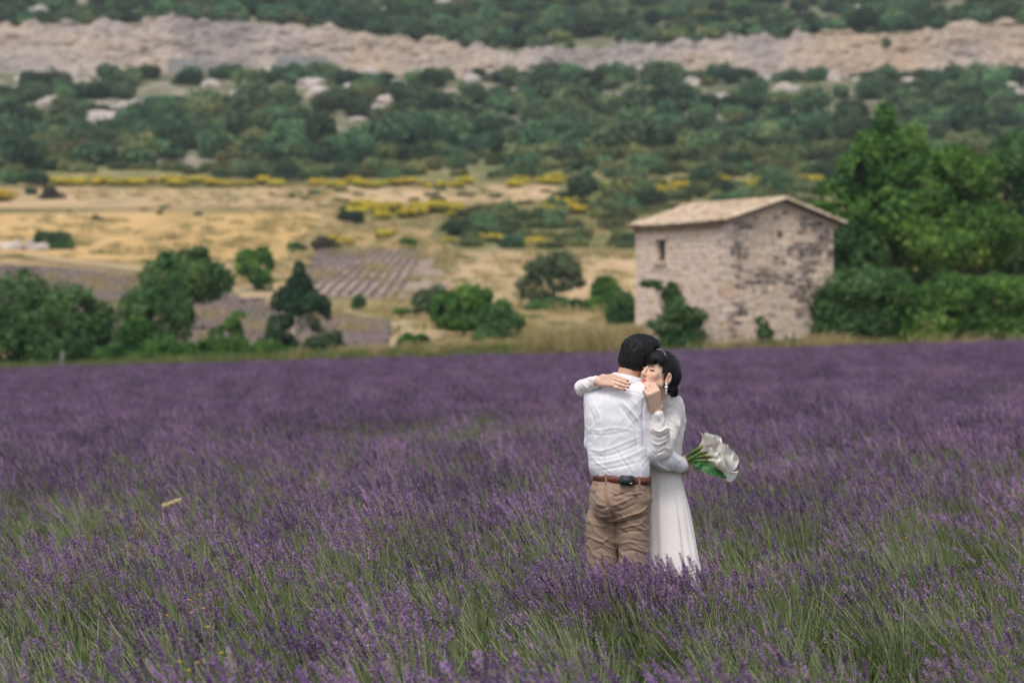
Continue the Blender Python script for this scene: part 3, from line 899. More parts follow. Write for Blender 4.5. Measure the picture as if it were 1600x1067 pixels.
# valley
T("oak_tree", "pair of clumped green trees above the pale grass path", "tree", 400, 172, 385, 455,
  [(385, 402, 17, 15), (410, 400, 18, 15), (382, 418, 16, 12), (402, 428, 22, 16), (412, 443, 18, 12), (420, 412, 12, 10), (398, 412, 18, 14)], G_MID, 4200, 0.125, 0.36, group=GM, seed=51)
T("oak_bush", "greyish rounded bush at the left end of the big valley clump", "bush", 672, 142, 445, 495,
  [(665, 470, 20, 22), (680, 460, 16, 16), (660, 485, 16, 11)], G_GREY, 2600, 0.12, 0.34, group=GM, seed=52)
T("oak_bush", "wide green bush in the middle of the valley", "bush", 725, 122, 448, 520,
  [(700, 480, 28, 28), (735, 470, 30, 24), (755, 462, 16, 14), (720, 500, 40, 18), (690, 500, 22, 14)], G_MID, 6500, 0.12, 0.34, group=GM, seed=53)
T("oak_bush", "darkest round bush at the right end of the big valley clump", "bush", 782, 112, 470, 545,
  [(775, 500, 30, 26), (790, 520, 34, 24), (765, 528, 26, 18), (785, 480, 14, 12), (805, 505, 18, 18)], G_DARK, 6000, 0.11, 0.33, group=GM, seed=54)
T("olive_tree", "airy grey green tree with a spreading crown left of the house", "tree", 862, 150, 393, 490,
  [(850, 420, 34, 18), (885, 415, 28, 20), (862, 405, 26, 12), (828, 445, 24, 16), (870, 442, 30, 16), (900, 435, 18, 16), (840, 462, 34, 10)], G_GREY, 4600, 0.12, 0.40, gscale=0.7, group=GM, seed=55, bark=M_bark_pale)
T("hedge_bush", "dark low hedge clump under the airy grey tree", "hedge", 868, 148, 465, 492,
  [(838, 480, 20, 12), (868, 478, 24, 15), (900, 480, 22, 14), (925, 484, 14, 9)], G_DARK, 3400, 0.12, 0.33, group=GM, seed=56)
T("oak_bush", "rounded green bush between the airy tree and the house", "bush", 950, 146, 428, 492,
  [(945, 450, 22, 22), (960, 465, 22, 20), (935, 475, 18, 14)], G_MID, 3600, 0.12, 0.34, group=GM, seed=57)
T("oak_bush", "dark green bush pressed close to the house corner", "bush", 972, 118, 455, 525,
  [(975, 475, 18, 20), (962, 495, 18, 20), (982, 500, 14, 20)], G_DARK, 3000, 0.10, 0.34, group=GM, seed=58)
T("oak_bush", "small dark shrub with a yellow flowering top in the valley", "shrub", 560, 150, 460, 482,
  [(560, 472, 11, 10), (556, 478, 10, 5)], G_DARK, 900, 0.11, 0.3, gscale=0.6, group=GM, seed=59)
T("oak_bush", "small flat green shrub on the grassy bank", "shrub", 628, 140, 478, 492, [(622, 486, 10, 5), (634, 486, 9, 5)], G_MID, 800, 0.10, 0.3, gscale=0.6, group=GM, seed=60)
T("oak_bush", "dark round bush beside the rubble heap in the golden field", "bush", 84, 232, 358, 400,
  [(70, 374, 20, 16), (95, 378, 20, 18), (84, 388, 24, 11), (106, 384, 11, 13)], G_DARK, 4200, 0.16, 0.32, gscale=1.2, group=GM, seed=61)
T("hawthorn_bush", "dusky brown bush alone at the top of the golden field", "bush", 80, 306, 292, 334,
  [(80, 312, 22, 18), (72, 322, 15, 11), (92, 322, 13, 11), (78, 300, 14, 9)], G_BROWN, 3600, 0.18, 0.3, gscale=1.2, group=GM, seed=62)
T("oak_bush", "small dark bush at the edge of the golden field", "bush", 466, 232, 376, 400, [(460, 388, 11, 10), (472, 390, 10, 8)], G_DARK, 1500, 0.14, 0.32, group=GM, seed=63)
T("hawthorn_bush", "low dusky bush with a yellow broom at its side", "bush", 508, 230, 370, 392, [(498, 382, 14, 9), (516, 384, 16, 7), (505, 375, 9, 6)], G_BROWN, 1900, 0.14, 0.32, group=GM, seed=64)
T("oak_bush", "small green bush above the mauve parcel", "bush", 638, 232, 367, 386, [(634, 377, 11, 7), (644, 378, 8, 7)], G_MID, 1100, 0.14, 0.32, group=GM, seed=65)
T("oak_bush", "large dark lone bush among the yellow broom below the wood", "bush", 448, 332, 246, 294, [(448, 268, 22, 20), (440, 280, 18, 12), (460, 280, 14, 12)], G_CONE, 4200, 0.19, 0.28, gscale=1.3, group=GM, seed=66)

# right of and beside the house
T("plane_tree", "tallest green tree behind the stone house with a pointed crown", "tree", 1385, 101, 163, 540,
  [(1385, 195, 22, 30), (1370, 232, 40, 30), (1415, 225, 34, 30), (1345, 270, 46, 34), (1400, 275, 60, 40), (1440, 260, 36, 36), (1330, 320, 56, 40), (1400, 335, 70, 46), (1350, 380, 70, 40), (1430, 375, 60, 40), (1300, 300, 26, 26)], G_MID, 24000, 0.115, 0.36, gscale=1.0, group=GR, seed=71, trunk=0.28)
T("plane_tree", "lighter yellow green tree right of the tallest tree", "tree", 1500, 97, 228, 540,
  [(1490, 262, 40, 32), (1525, 275, 40, 36), (1465, 300, 40, 36), (1515, 330, 60, 44), (1470, 350, 54, 40), (1540, 365, 60, 44), (1495, 385, 60, 34)], G_LIGHT, 17000, 0.11, 0.36, gscale=0.95, group=GR, seed=72, trunk=0.10)
T("plane_tree", "dark green tree cut by the right edge of the picture", "tree", 1612, 103, 200, 540,
  [(1590, 245, 50, 42), (1640, 235, 50, 44), (1580, 310, 40, 46), (1640, 320, 60, 56), (1600, 395, 60, 56), (1660, 410, 60, 56), (1620, 455, 60, 40)], G_DARK, 15000, 0.115, 0.35, gscale=1.0, group=GR, seed=73, trunk=0.26)
T("oak_tree", "lower dark tree tucked against the gable side of the house", "tree", 1318, 99, 330, 540,
  [(1310, 375, 40, 36), (1345, 400, 46, 36), (1300, 425, 40, 34), (1340, 450, 50, 34)], G_DARK, 9000, 0.11, 0.34, group=GR, seed=74)
T("oak_tree", "shaded dark tree behind the arching bush and under the tall trees", "tree", 1500, 107, 330, 540,
  [(1440, 400, 60, 50), (1510, 400, 60, 50), (1580, 400, 60, 50), (1640, 420, 60, 60), (1470, 460, 70, 44), (1560, 460, 70, 44)], G_DARK, 14000, 0.12, 0.30, group=GR, seed=79)
T("hazel_bush", "dark rounded bush at the house's right corner with pale umbels on top", "bush", 1345, 89.5, 405, 535,
  [(1340, 450, 56, 34), (1380, 445, 46, 32), (1310, 480, 46, 36), (1360, 495, 60, 40), (1320, 515, 56, 24), (1405, 500, 40, 36)], G_DARK, 11000, 0.095, 0.33, gscale=0.8, group=GR, seed=75)
T("hazel_bush", "bright green arching bush along the right end of the lavender", "bush", 1500, 88.6, 425, 540,
  [(1440, 475, 44, 36), (1500, 460, 52, 34), (1560, 458, 50, 34), (1615, 470, 50, 44), (1460, 510, 56, 32), (1530, 505, 60, 38), (1600, 515, 60, 32)], G_LIGHT, 14000, 0.095, 0.35, gscale=0.7, group=GR, seed=76)
T("fig_bush", "green shrub climbing the house wall under its window", "shrub", 1052, 88.2, 438, 540,
  [(1050, 458, 16, 20), (1040, 446, 18, 8), (1016, 443, 20, 6), (1056, 485, 24, 20), (1080, 494, 24, 15), (1046, 510, 28, 24), (1072, 522, 28, 20), (1094, 498, 12, 12), (1020, 505, 10, 8), (1062, 532, 32, 14)], G_DARK, 7000, 0.075, 0.30, gscale=0.5, group=GR, seed=77, depth=0.5)
T("fig_bush", "small green sapling against the foot of the gable wall", "shrub", 1192, 87.0, 488, 530,
  [(1186, 500, 8, 7), (1195, 508, 7, 8), (1200, 520, 8, 9), (1188, 518, 7, 9)], G_DARK, 900, 0.06, 0.33, gscale=0.4, group=GR, seed=78, depth=0.5)


# ------------------------------------------------------------------ broom in flower
def broom_top(P, t, rng):
    z = (P[:, 2] - P[:, 2].min()) / (np.ptp(P[:, 2]) + 1e-6)
    return np.where(z + rng.normal(0, 0.16, len(P)) > 0.42, 0.40 + 0.6 * rng.random(len(P)), 0.28 * rng.random(len(P)))


rng = np.random.default_rng(77)
broom_meshes = []
for i in range(5):
    lo = [(rng.normal() * 0.5, rng.normal() * 0.4, 0.55 + 0.2 * rng.random(), 0.75, 0.7, 0.55) for _ in range(3)]
    broom_meshes.append(crown_mesh("broom_bush", lo, 700, 0.13, Y_BROOM, 300 + i, 0.30, 0.7, 0.4, top=broom_top))


def broom_row(px0, px1, r0, r1, n, s0, s1, label):
    for k in range(n):
        px = px0 + (px1 - px0) * (k + rng.random() * 0.9) / n
        g = ground_at(px, rng.uniform(r0, r1))
        s = rng.uniform(s0, s1)
        o = add("broom_bush", broom_meshes[int(rng.integers(5))], None, (g[0], g[1], g[2] - 0.1), (0, 0, rng.random() * 6.28), (s * 1.25, s, s * 0.9))
        tag(o, ORD[k] + " from left: " + label, "broom bush", "yellow broom bushes on the terraces")


broom_row(78, 232, 288, 292, 13, 0.9, 1.15, "bright yellow broom in the solid row above the golden field")
broom_row(245, 425, 288, 294, 12, 0.75, 1.2, "yellow broom bush in the broken row left of the lone dark bush")
broom_row(495, 735, 288, 296, 17, 0.75, 1.2, "yellow broom bush in the long row right of the lone dark bush")
broom_row(790, 935, 285, 296, 10, 0.75, 1.25, "yellow broom bush in the row at the foot of the wood's middle")
broom_row(548, 706, 328, 344, 24, 0.85, 1.3, "bright yellow broom bush in the big cluster below the terrace strip")
broom_row(858, 942, 326, 340, 13, 1.0, 1.4, "yellow broom bush among green scrub left of the house roof")
broom_row(960, 1070, 296, 312, 12, 0.9, 1.3, "faded yellow broom bush behind the left part of the house roof")
broom_row(1100, 1280, 286, 304, 14, 0.9, 1.3, "faded yellow broom bush behind the ridge of the house roof")
broom_row(700, 840, 372, 388, 7, 0.5, 0.85, "small yellow broom bush among olive scrub above the pale hay field")
broom_row(520, 545, 378, 386, 2, 0.7, 0.9, "yellow broom bush beside the low dusky bush")
broom_row(590, 620, 366, 374, 2, 0.6, 0.8, "small yellow broom bush above the mauve parcel")
broom_row(-20, 16, 306, 318, 3, 1.1, 1.4, "yellow broom bush at the left edge of the upper field")


# ------------------------------------------------------------------ scrub and wood on the hill
ROCK_SPOTS = [(40, 128, 3.0, "below the left end of the road cut"), (85, 165, 4.2, "on the left of the wooded hill"), (20, 150, 3.2, "at the hill's left edge"), (165, 190, 4.6, "at the foot of the slanting scree"), (195, 172, 3.2, "in the slanting scree"),
                          (145, 140, 2.4, "above the slanting scree"), (215, 165, 2.6, "upper end of the slanting scree"), (485, 135, 3.8, "in the largest bare patch below the road cut"), (497, 150, 3.0, "lower in the largest bare patch"), (470, 122, 2.4, "just under the road cut near the grey wall"),
                          (505, 172, 1.8, "alone below the largest bare patch"), (545, 140, 1.8, "right of the largest bare patch"), (560, 190, 2.0, "half way up the slope"), (605, 160, 2.6, "in the bare gully"), (655, 150, 2.0, "right of the bare gully"), (690, 155, 1.6, "high above the terrace"),
                          (965, 155, 2.4, "above the house, half way up"), (1230, 145, 3.2, "under the road cut above the tallest tree"), (1260, 150, 2.6, "beside the bare patch under the road cut"), (1305, 125, 3.0, "close under the road cut"), (1340, 128, 2.2, "right under the road cut"),
                          (1478, 212, 1.6, "warm toned, between the tall trees"), (1575, 140, 3.4, "at the hill's right edge"), (1590, 155, 2.6, "lowest at the right edge"), (640, 16, 3.0, "above the road cut, left of the centre"), (605, 20, 2.4, "above the road cut in scrub"),
                          (690, 8, 3.4, "at the top edge of the picture"), (205, 22, 2.4, "above the road cut, orange tinted"), (1020, 52, 1.8, "above the road cut near the middle"), (885, 20, 2.2, "flat, above the road cut")] + \
    [(112, 118, 2.6, "left of the grey wall, under the road cut"), (330, 135, 2.6, "below the grey retaining wall"), (375, 150, 2.4, "below the stepped end of the grey wall"), (420, 118, 2.6, "under the low long wall"), (575, 118, 3.0, "beside the top of the bare gully"), (620, 135, 3.0, "in the middle of the bare gully"), (590, 172, 2.4, "at the foot of the bare gully"), (740, 128, 2.4, "under the road cut right of the gully"), (800, 150, 2.2, "above the middle of the wood"), (870, 165, 2.0, "low above the wood's middle"), (1080, 132, 2.8, "under the road cut above the house ridge"), (1130, 155, 2.2, "alone above the house ridge"), (1190, 128, 2.6, "at the bare patch's upper edge"), (1420, 130, 2.6, "under the road cut behind the tall trees"), (1500, 122, 2.8, "under the road cut near the right edge"), (60, 20, 2.6, "at the top left corner"), (130, 12, 2.4, "near the top left corner"), (420, 14, 2.4, "above the highest part of the road cut"), (560, 10, 2.8, "above the road cut, left of three others"), (760, 30, 2.2, "above the dip of the road cut"), (1180, 22, 2.2, "above the road cut over the house"), (1340, 18, 2.2, "above the road cut over the tallest tree"), (1530, 14, 2.4, "near the top right corner")]
ROCK_XYZ = [ground_at(a[0], a[1], 340) for a in ROCK_SPOTS]


G_OLIVE = leaf_mat("olive_scrub_leaf", [(0.0, (0.075, 0.100, 0.040)), (0.5, (0.155, 0.185, 0.070)), (1.0, (0.27, 0.275, 0.105))], 0.25, 1.0)


def shrub_proto(i, tall=1.0, mat=None):
    r = np.random.default_rng(600 + i)
    lo = []
    for _ in range(int(r.integers(3, 6))):
        lo.append((r.normal() * 0.75, r.normal() * 0.7, (0.9 + 0.5 * r.random()) * tall, 0.9 + 0.45 * r.random(), 0.9 + 0.4 * r.random(), (0.75 + 0.4 * r.random()) * tall))
    return crown_mesh("hill_shrub", lo, 1500, 0.22, mat or G_HILL, 600 + i, 0.30, 0.9, 0.45)


SHRUBS = [shrub_proto(i, 1.0 if i < 6 else 1.45) for i in range(9)] + [shrub_proto(20 + i, 0.85, G_OLIVE) for i in range(4)]


def hill_wood():
    r = np.random.default_rng(404)
    spots = []
    def zone(y0, y1, step, dens, s0, s1, px0=-330, px1=1930, rock=0.5):
        y = y0
        while y < y1:
            xa, xb = (px0 - 800) * y / F, (px1 - 800) * y / F
            n = int((xb - xa) / step)
            x = np.linspace(xa, xb, n) + r.uniform(-0.5, 0.5, n) * step
            Y = y + r.uniform(-0.5, 0.5, n) * step
            m = fbm2(x, Y, 16, 3, 61)
            ok = (r.random(n) < dens) & (m > rock)
            for a, b in zip(x[ok], Y[ok]):
                spots.append((a, b, r.uniform(s0, s1), int(r.integers(9, 13)) if r.random() < np.clip((392 - b) / 60, 0.10, 0.65) else int(r.integers(9))))
            y += step * 0.9
    zone(336, 354, 3.0, 0.72, 0.4, 1.1, rock=0.36)
    zone(300, 345, 4.2, 0.6, 0.5, 1.2, px0=930, rock=0.40)
    zone(354, 400, 3.9, 0.86, 0.45, 1.9, rock=0.33)
    zone(400, 455, 4.1, 0.82, 0.45, 1.9, rock=0.40)
    zone(455, 482, 4.1, 0.72, 0.4, 1.8, rock=0.44)
    zone(482, 489, 3.6, 0.50, 0.6, 1.5, rock=0.40)
    zone(501, 508, 3.4, 0.75, 0.4, 1.1, rock=0.42)
    zone(508, 560, 4.0, 0.88, 0.6, 1.7, rock=0.39)
    zone(560, 640, 4.8, 0.9, 1.0, 1.9, rock=0.38)
    S = np.array(spots)
    keep = np.ones(len(S), bool)
    for (a, b, c, d), (x, y, z) in zip(ROCK_SPOTS, ROCK_XYZ):
        keep &= ~((np.abs(S[:, 0] - x) < c * 0.62 + S[:, 2] * 1.0) & (S[:, 1] > y - 10 - c) & (S[:, 1] < y + 1.0))
    S = S[keep]
    z = height(S[:, 0], S[:, 1])
    px = 800 + F * S[:, 0] / S[:, 1]; row = YH - F * (z + 1.0 - HC) / S[:, 1]
    seen = (px > -15) & (px < 1615) & (row > -15)
    big = np.where(seen, S[:, 2] / S[:, 1], 0)
    order = np.argsort(-big)
    mine = np.zeros(len(S), bool); mine[order[:300]] = True
    count = {}
    for i in sorted(np.nonzero(mine)[0], key=lambda q: px[q]):
        x, y, s, k = S[i]
        o = add("hill_shrub", SHRUBS[int(k)], None, (x, y, z[i] - 0.3 * s), (0, 0, r.random() * 6.28), (s * r.uniform(0.9, 1.2), s, s * r.uniform(0.85, 1.1)))
        size = "large" if s > 1.55 else "medium" if s > 1.15 else "small"
        where = "low above the broom rows, " if row[i] > 215 else "half way uphill, " if row[i] > 130 else "under the road cut, " if row[i] > 60 else "above the road cut, "
        where += ["at the left edge", "above the dusky bush", "left of the lone dark bush", "above the lone dark bush", "above the terrace strip", "above the big broom cluster", "between broom cluster and house", "above the house roof", "left of the tallest tree", "behind the tallest tree", "behind the right-hand trees"][int(np.clip(px[i], 0, 1599) / 146)]
        c = count.get((size, where), 0); count[(size, where)] = c + 1
        tag(o, ORD[min(c, 25)] + " " + size + " shrub from left, " + where, "shrub", "shrubs covering the hillside")
    rest = np.nonzero(~mine)[0]
    n = len(rest)
    protos = [bpy.data.objects.new("hill_shrub_source", m) for m in SHRUBS]
    s = S[rest, 2]
    o = gn_scatter("hillside_scrub", np.stack([S[rest, 0], S[rest, 1], z[rest] - 0.3 * s], -1), S[rest, 3].astype(int), np.stack([np.zeros(n), np.zeros(n), r.uniform(0, 6.28, n)], -1),
                   np.stack([s * 1.05, s, s * r.uniform(0.85, 1.1, n)], -1), protos)
    tag(o, "dense dark green scrub covering the hill", "scrub", kind="stuff")


hill_wood()


def mid_scrub():
    """olive scrub on the terraces between the meadows and the wood"""
    r = np.random.default_rng(88)
    def band(px0, px1, r0, r1, n, s0, s1, label, flat=0.8, lo=0, hi=13):
        for k, px in enumerate(np.sort(r.uniform(px0, px1, n))):
            g = ground_at(px, r.uniform(r0, r1)); s = r.uniform(s0, s1)
            o = add("terrace_shrub", SHRUBS[int(r.integers(lo, hi))], None, (g[0], g[1], g[2] - 0.25 * s), (0, 0, r.random() * 6.28), (s * 1.15, s, s * flat * 1.15))
            tag(o, ORD[k] + " from left: " + label, "shrub", "olive shrubs on the terraces")
    band(700, 1000, 352, 390, 26, 0.45, 0.8, "olive shrub in the scrub strip above the pale hay field")
    band(860, 1010, 312, 350, 20, 0.5, 1.0, "green shrub among yellow broom left of the house roof")
    band(720, 850, 335, 350, 7, 0.5, 0.8, "dark shrub in the hedge line right of the big yellow broom cluster")
    band(520, 560, 334, 352, 4, 0.4, 0.7, "dark shrub at the left foot of the big yellow broom cluster")
    band(690, 1000, 345, 392, 26, 0.4, 0.75, "pale olive scrub strip above the hay field", 0.7, 9, 13)
    band(930, 1290, 276, 305, 26, 0.5, 1.0, "pale olive scrub beyond the house roof", 0.8, 9, 13)
    band(930, 1130, 305, 345, 22, 0.45, 0.9, "pale olive scrub close left of the house roof", 0.75, 9, 13)
    band(520, 860, 296, 318, 16, 0.25, 0.5, "small pale olive tuft on the terrace strip", 0.6, 9, 13)
    band(690, 860, 318, 345, 16, 0.35, 0.7, "pale olive scrub right of the big broom cluster", 0.7, 9, 13)
    band(1000, 1300, 300, 335, 18, 0.6, 1.1, "green shrub behind the house roof")
    band(330, 1000, 272, 284, 24, 0.5, 0.95, "low shrub behind the rows of yellow broom")
    band(-30, 60, 282, 308, 6, 0.5, 0.9, "dark shrub at the left end of the broom rows")
    band(100, 320, 315, 360, 7, 0.22, 0.4, "small green tuft of scrub in the golden field", 0.6)
    band(380, 520, 300, 330, 6, 0.2, 0.4, "small scrub tuft left of the terrace strip", 0.6)


mid_scrub()

# ------------------------------------------------------------------ pale rocks on the hill, retaining walls, rubble, post
M_rock = surf_mat("pale_limestone", [(0.3, (0.30, 0.26, 0.23)), (0.5, (0.45, 0.39, 0.35)), (0.7, (0.56, 0.50, 0.46))], 0.7, 0.95, 0.6, 3.0, spec=0.1)


def rock_mesh(seed, squash=0.6):
    import bmesh
    bm = bmesh.new(); bmesh.ops.create_icosphere(bm, subdivisions=3, radius=1.0)
    v = np.array([x.co[:] for x in bm.verts]); f = np.array([[q.index for q in p.verts] for p in bm.faces]); bm.free()
    n = fbm(v * 1.3 + seed * 3.1, 4, seed); n2 = vnoise(v * 3.7 + seed, seed + 5)
    v = v * (0.55 + 0.75 * n + 0.16 * n2)[:, None]
    v[:, 2] *= squash
    return mesh_from("rock_outcrop", v, f, [M_rock], False)


ROCKS = [rock_mesh(i + 1, 0.55 + 0.1 * (i % 3)) for i in range(6)]
r_ = np.random.default_rng(3)
for (px, row, s, where), (x, y, z) in zip(ROCK_SPOTS, ROCK_XYZ):
    o = add("rock_outcrop", ROCKS[int(r_.integers(6))], None, (x, y, z), (0, 0, r_.random() * 6.28), (s * 0.8, s * 0.75, s * 0.8))
    tag(o, "pale limestone outcrop " + where, "rock", "limestone outcrops on the hill")

M_grey = surf_mat("grey_masonry", [(0.3, (0.26, 0.25, 0.25)), (0.7, (0.36, 0.34, 0.33))], 0.6, 0.9, spec=0.15)
for px0, px1, r0, r1, lab in [(262, 318, 92, 128, "grey retaining wall under the left part of the road cut"), (318, 372, 100, 124, "lower stepped end of the grey retaining wall"), (430, 512, 88, 100, "low long grey retaining wall along the road cut")]:
    yw = 491.0
    a, b = at(px0, r0, yw), at(px1, r1, yw)
    mb = MB(); n = 12
    xs = np.linspace(a[0], b[0], n)
    for k in range(n - 1):
        mb.add(box_verts(((xs[k] + xs[k + 1]) / 2, yw + 0.15 * (k % 2), (a[2] + b[2]) / 2 - 0.6 + 0.08 * (k % 3)), (xs[1] - xs[0] - 0.06, 0.8, a[2] - b[2] + 1.2)), BOXF)
    tag(add("retaining_wall", mb.mesh("retaining_wall", [M_grey])), lab, "wall")

hx, hy, hz = ground_at(30, 392)
rub = empty("rubble_heap", (hx, hy, hz))
for k in range(16):
    s = r_.uniform(0.25, 0.7)
    o = add("stone", ROCKS[int(r_.integers(6))], rub, (r_.uniform(-2.6, 2.2), r_.uniform(-0.5, 0.5), 0.3 * r_.random() + 0.1), (r_.random() * 3, r_.random() * 3, r_.random() * 6), (s * 1.2, s * 0.9, s))
tag(rub, "heap of pale field stones beside the dark round bush", "stone heap")

gx, gz = (97 - 800) * 87.2 / F, float(height((97 - 800) * 87.2 / F, 87.2))
mb = MB()
add_tube(mb, [[0, 0, -0.3], [0.0, 0, 0.4], [0.02, 0, 0.86], [0.02, 0, 0.9]], [0.10, 0.095, 0.09, 0.05], 8)
tag(add("post", mb.mesh("post", [surf_mat("old_stone_post", [(0.3, (0.13, 0.125, 0.12)), (0.7, (0.20, 0.19, 0.18))], 4, 0.95)], False), None, (gx, 87.2, gz)), "small grey stone post under the left bushes", "post")


# ------------------------------------------------------------------ stray plants in the lavender
M_straw = surf_mat("straw", [(0.3, (0.52, 0.40, 0.22)), (0.7, (0.68, 0.54, 0.32))], 40, 0.9)
M_rust = surf_mat("dead_weed", [(0.3, (0.30, 0.17, 0.11)), (0.7, (0.42, 0.27, 0.17))], 40, 0.9)
M_yellow = surf_mat("yellow_petal", [(0.3, (0.50, 0.30, 0.07)), (0.7, (0.60, 0.42, 0.10))], 40, 0.8)


def stalk(name, label, pxs, Y, mat, rad, hairs, seed):
    """arching dry stem with a feathery head; pxs: photo pixels from foot to tip"""
    rg = np.random.default_rng(seed)
    top = [at(p[0], p[1], Y) for p in pxs]
    foot = np.array([top[0][0], Y, float(height(top[0][0], Y))])
    root = empty(name, foot)
    C = catmull([foot, (foot + top[0]) / 2 + [0.01, 0, 0]] + top, 8) - foot
    mb = MB(); add_tube(mb, C, np.linspace(rad, rad * 0.5, len(C)), 6)
    add("stem", mb.mesh("stem", [mat], True), root)
    mb = MB(); n0 = int(len(C) * 0.42)
    for k in range(hairs):
        i = int(rg.integers(n0, len(C) - 1)); d = C[min(i + 1, len(C) - 1)] - C[i - 1]; d /= np.linalg.norm(d)
        o = rg.normal(0, 1, 3); o -= d * (o @ d); o /= np.linalg.norm(o)
        e = C[i] + d * 0.035 + o * rg.uniform(0.006, 0.018)
        add_tube(mb, [C[i], (C[i] + e) / 2 + o * 0.004, e], [rad * 0.7, rad * 0.9, rad * 0.2], 3)
    add("seed_head", mb.mesh("seed_head", [mat], True), root)
    tag(root, label, "dry stalk")


stalk("dry_grass_stalk", "pale arching dry grass stalk rising from the lavender on the left", [(255, 798), (261, 790), (270, 785), (282, 782)], 17.0, M_straw, 0.006, 70, 1)
stalk("dead_weed_stalk", "upright reddish dead weed left of the pale arching stalk", [(219, 850), (217, 835), (215, 815), (214, 797)], 14.4, M_rust, 0.003, 40, 2)
rg = np.random.default_rng(12)
for k, (px, row) in enumerate([(262, 962), (284, 1000), (296, 938), (299, 958), (312, 930), (318, 951), (324, 980), (331, 1012), (281, 1035), (295, 1048), (309, 1036), (338, 1040), (345, 1021), (1416, 841), (1536, 870)]):
    Y = 1.17 * F / (row - YH)
    top = at(px, row, Y); foot = np.array([top[0] + 0.02, Y, float(height(top[0], Y))])
    root = empty("wildflower", foot)
    C = catmull([[0, 0, 0], [0.012, 0.01, (top[2] - foot[2]) * 0.5], top - foot], 6)
    mb = MB(); add_tube(mb, C, 0.0016, 4); add("stem", mb.mesh("stem", [M_stem], True, "tint"), root)
    mb = MB(); c = top - foot
    for j in range(9):
        a = 2 * np.pi * j / 9 + rg.normal() * 0.1; o = np.array([math.cos(a), math.sin(a), 0.35 + 0.2 * rg.random()]); t_ = np.array([-math.sin(a), math.cos(a), 0])
        mb.add([c, c + o * 0.007 + t_ * 0.003, c + o * 0.012, c + o * 0.007 - t_ * 0.003], [[0, 1, 2, 3]])
    add_tube(mb, [c - [0, 0, 0.006], c + [0, 0, 0.002], c + [0, 0, 0.007]], [0.002, 0.005, 0.002], 6)
    add("flower_head", mb.mesh("flower_head", [M_yellow], True), root)
    side = "beside the dress on the right" if px > 800 else "in the lower left of the lavender"
    tag(root, (ORD[k] if px < 800 else ("nearer" if k == 14 else "farther")) + (" small yellow wildflower, " + ("counted nearest to farthest " if False else "") + side), "wildflower", "yellow wildflowers in the lavender")
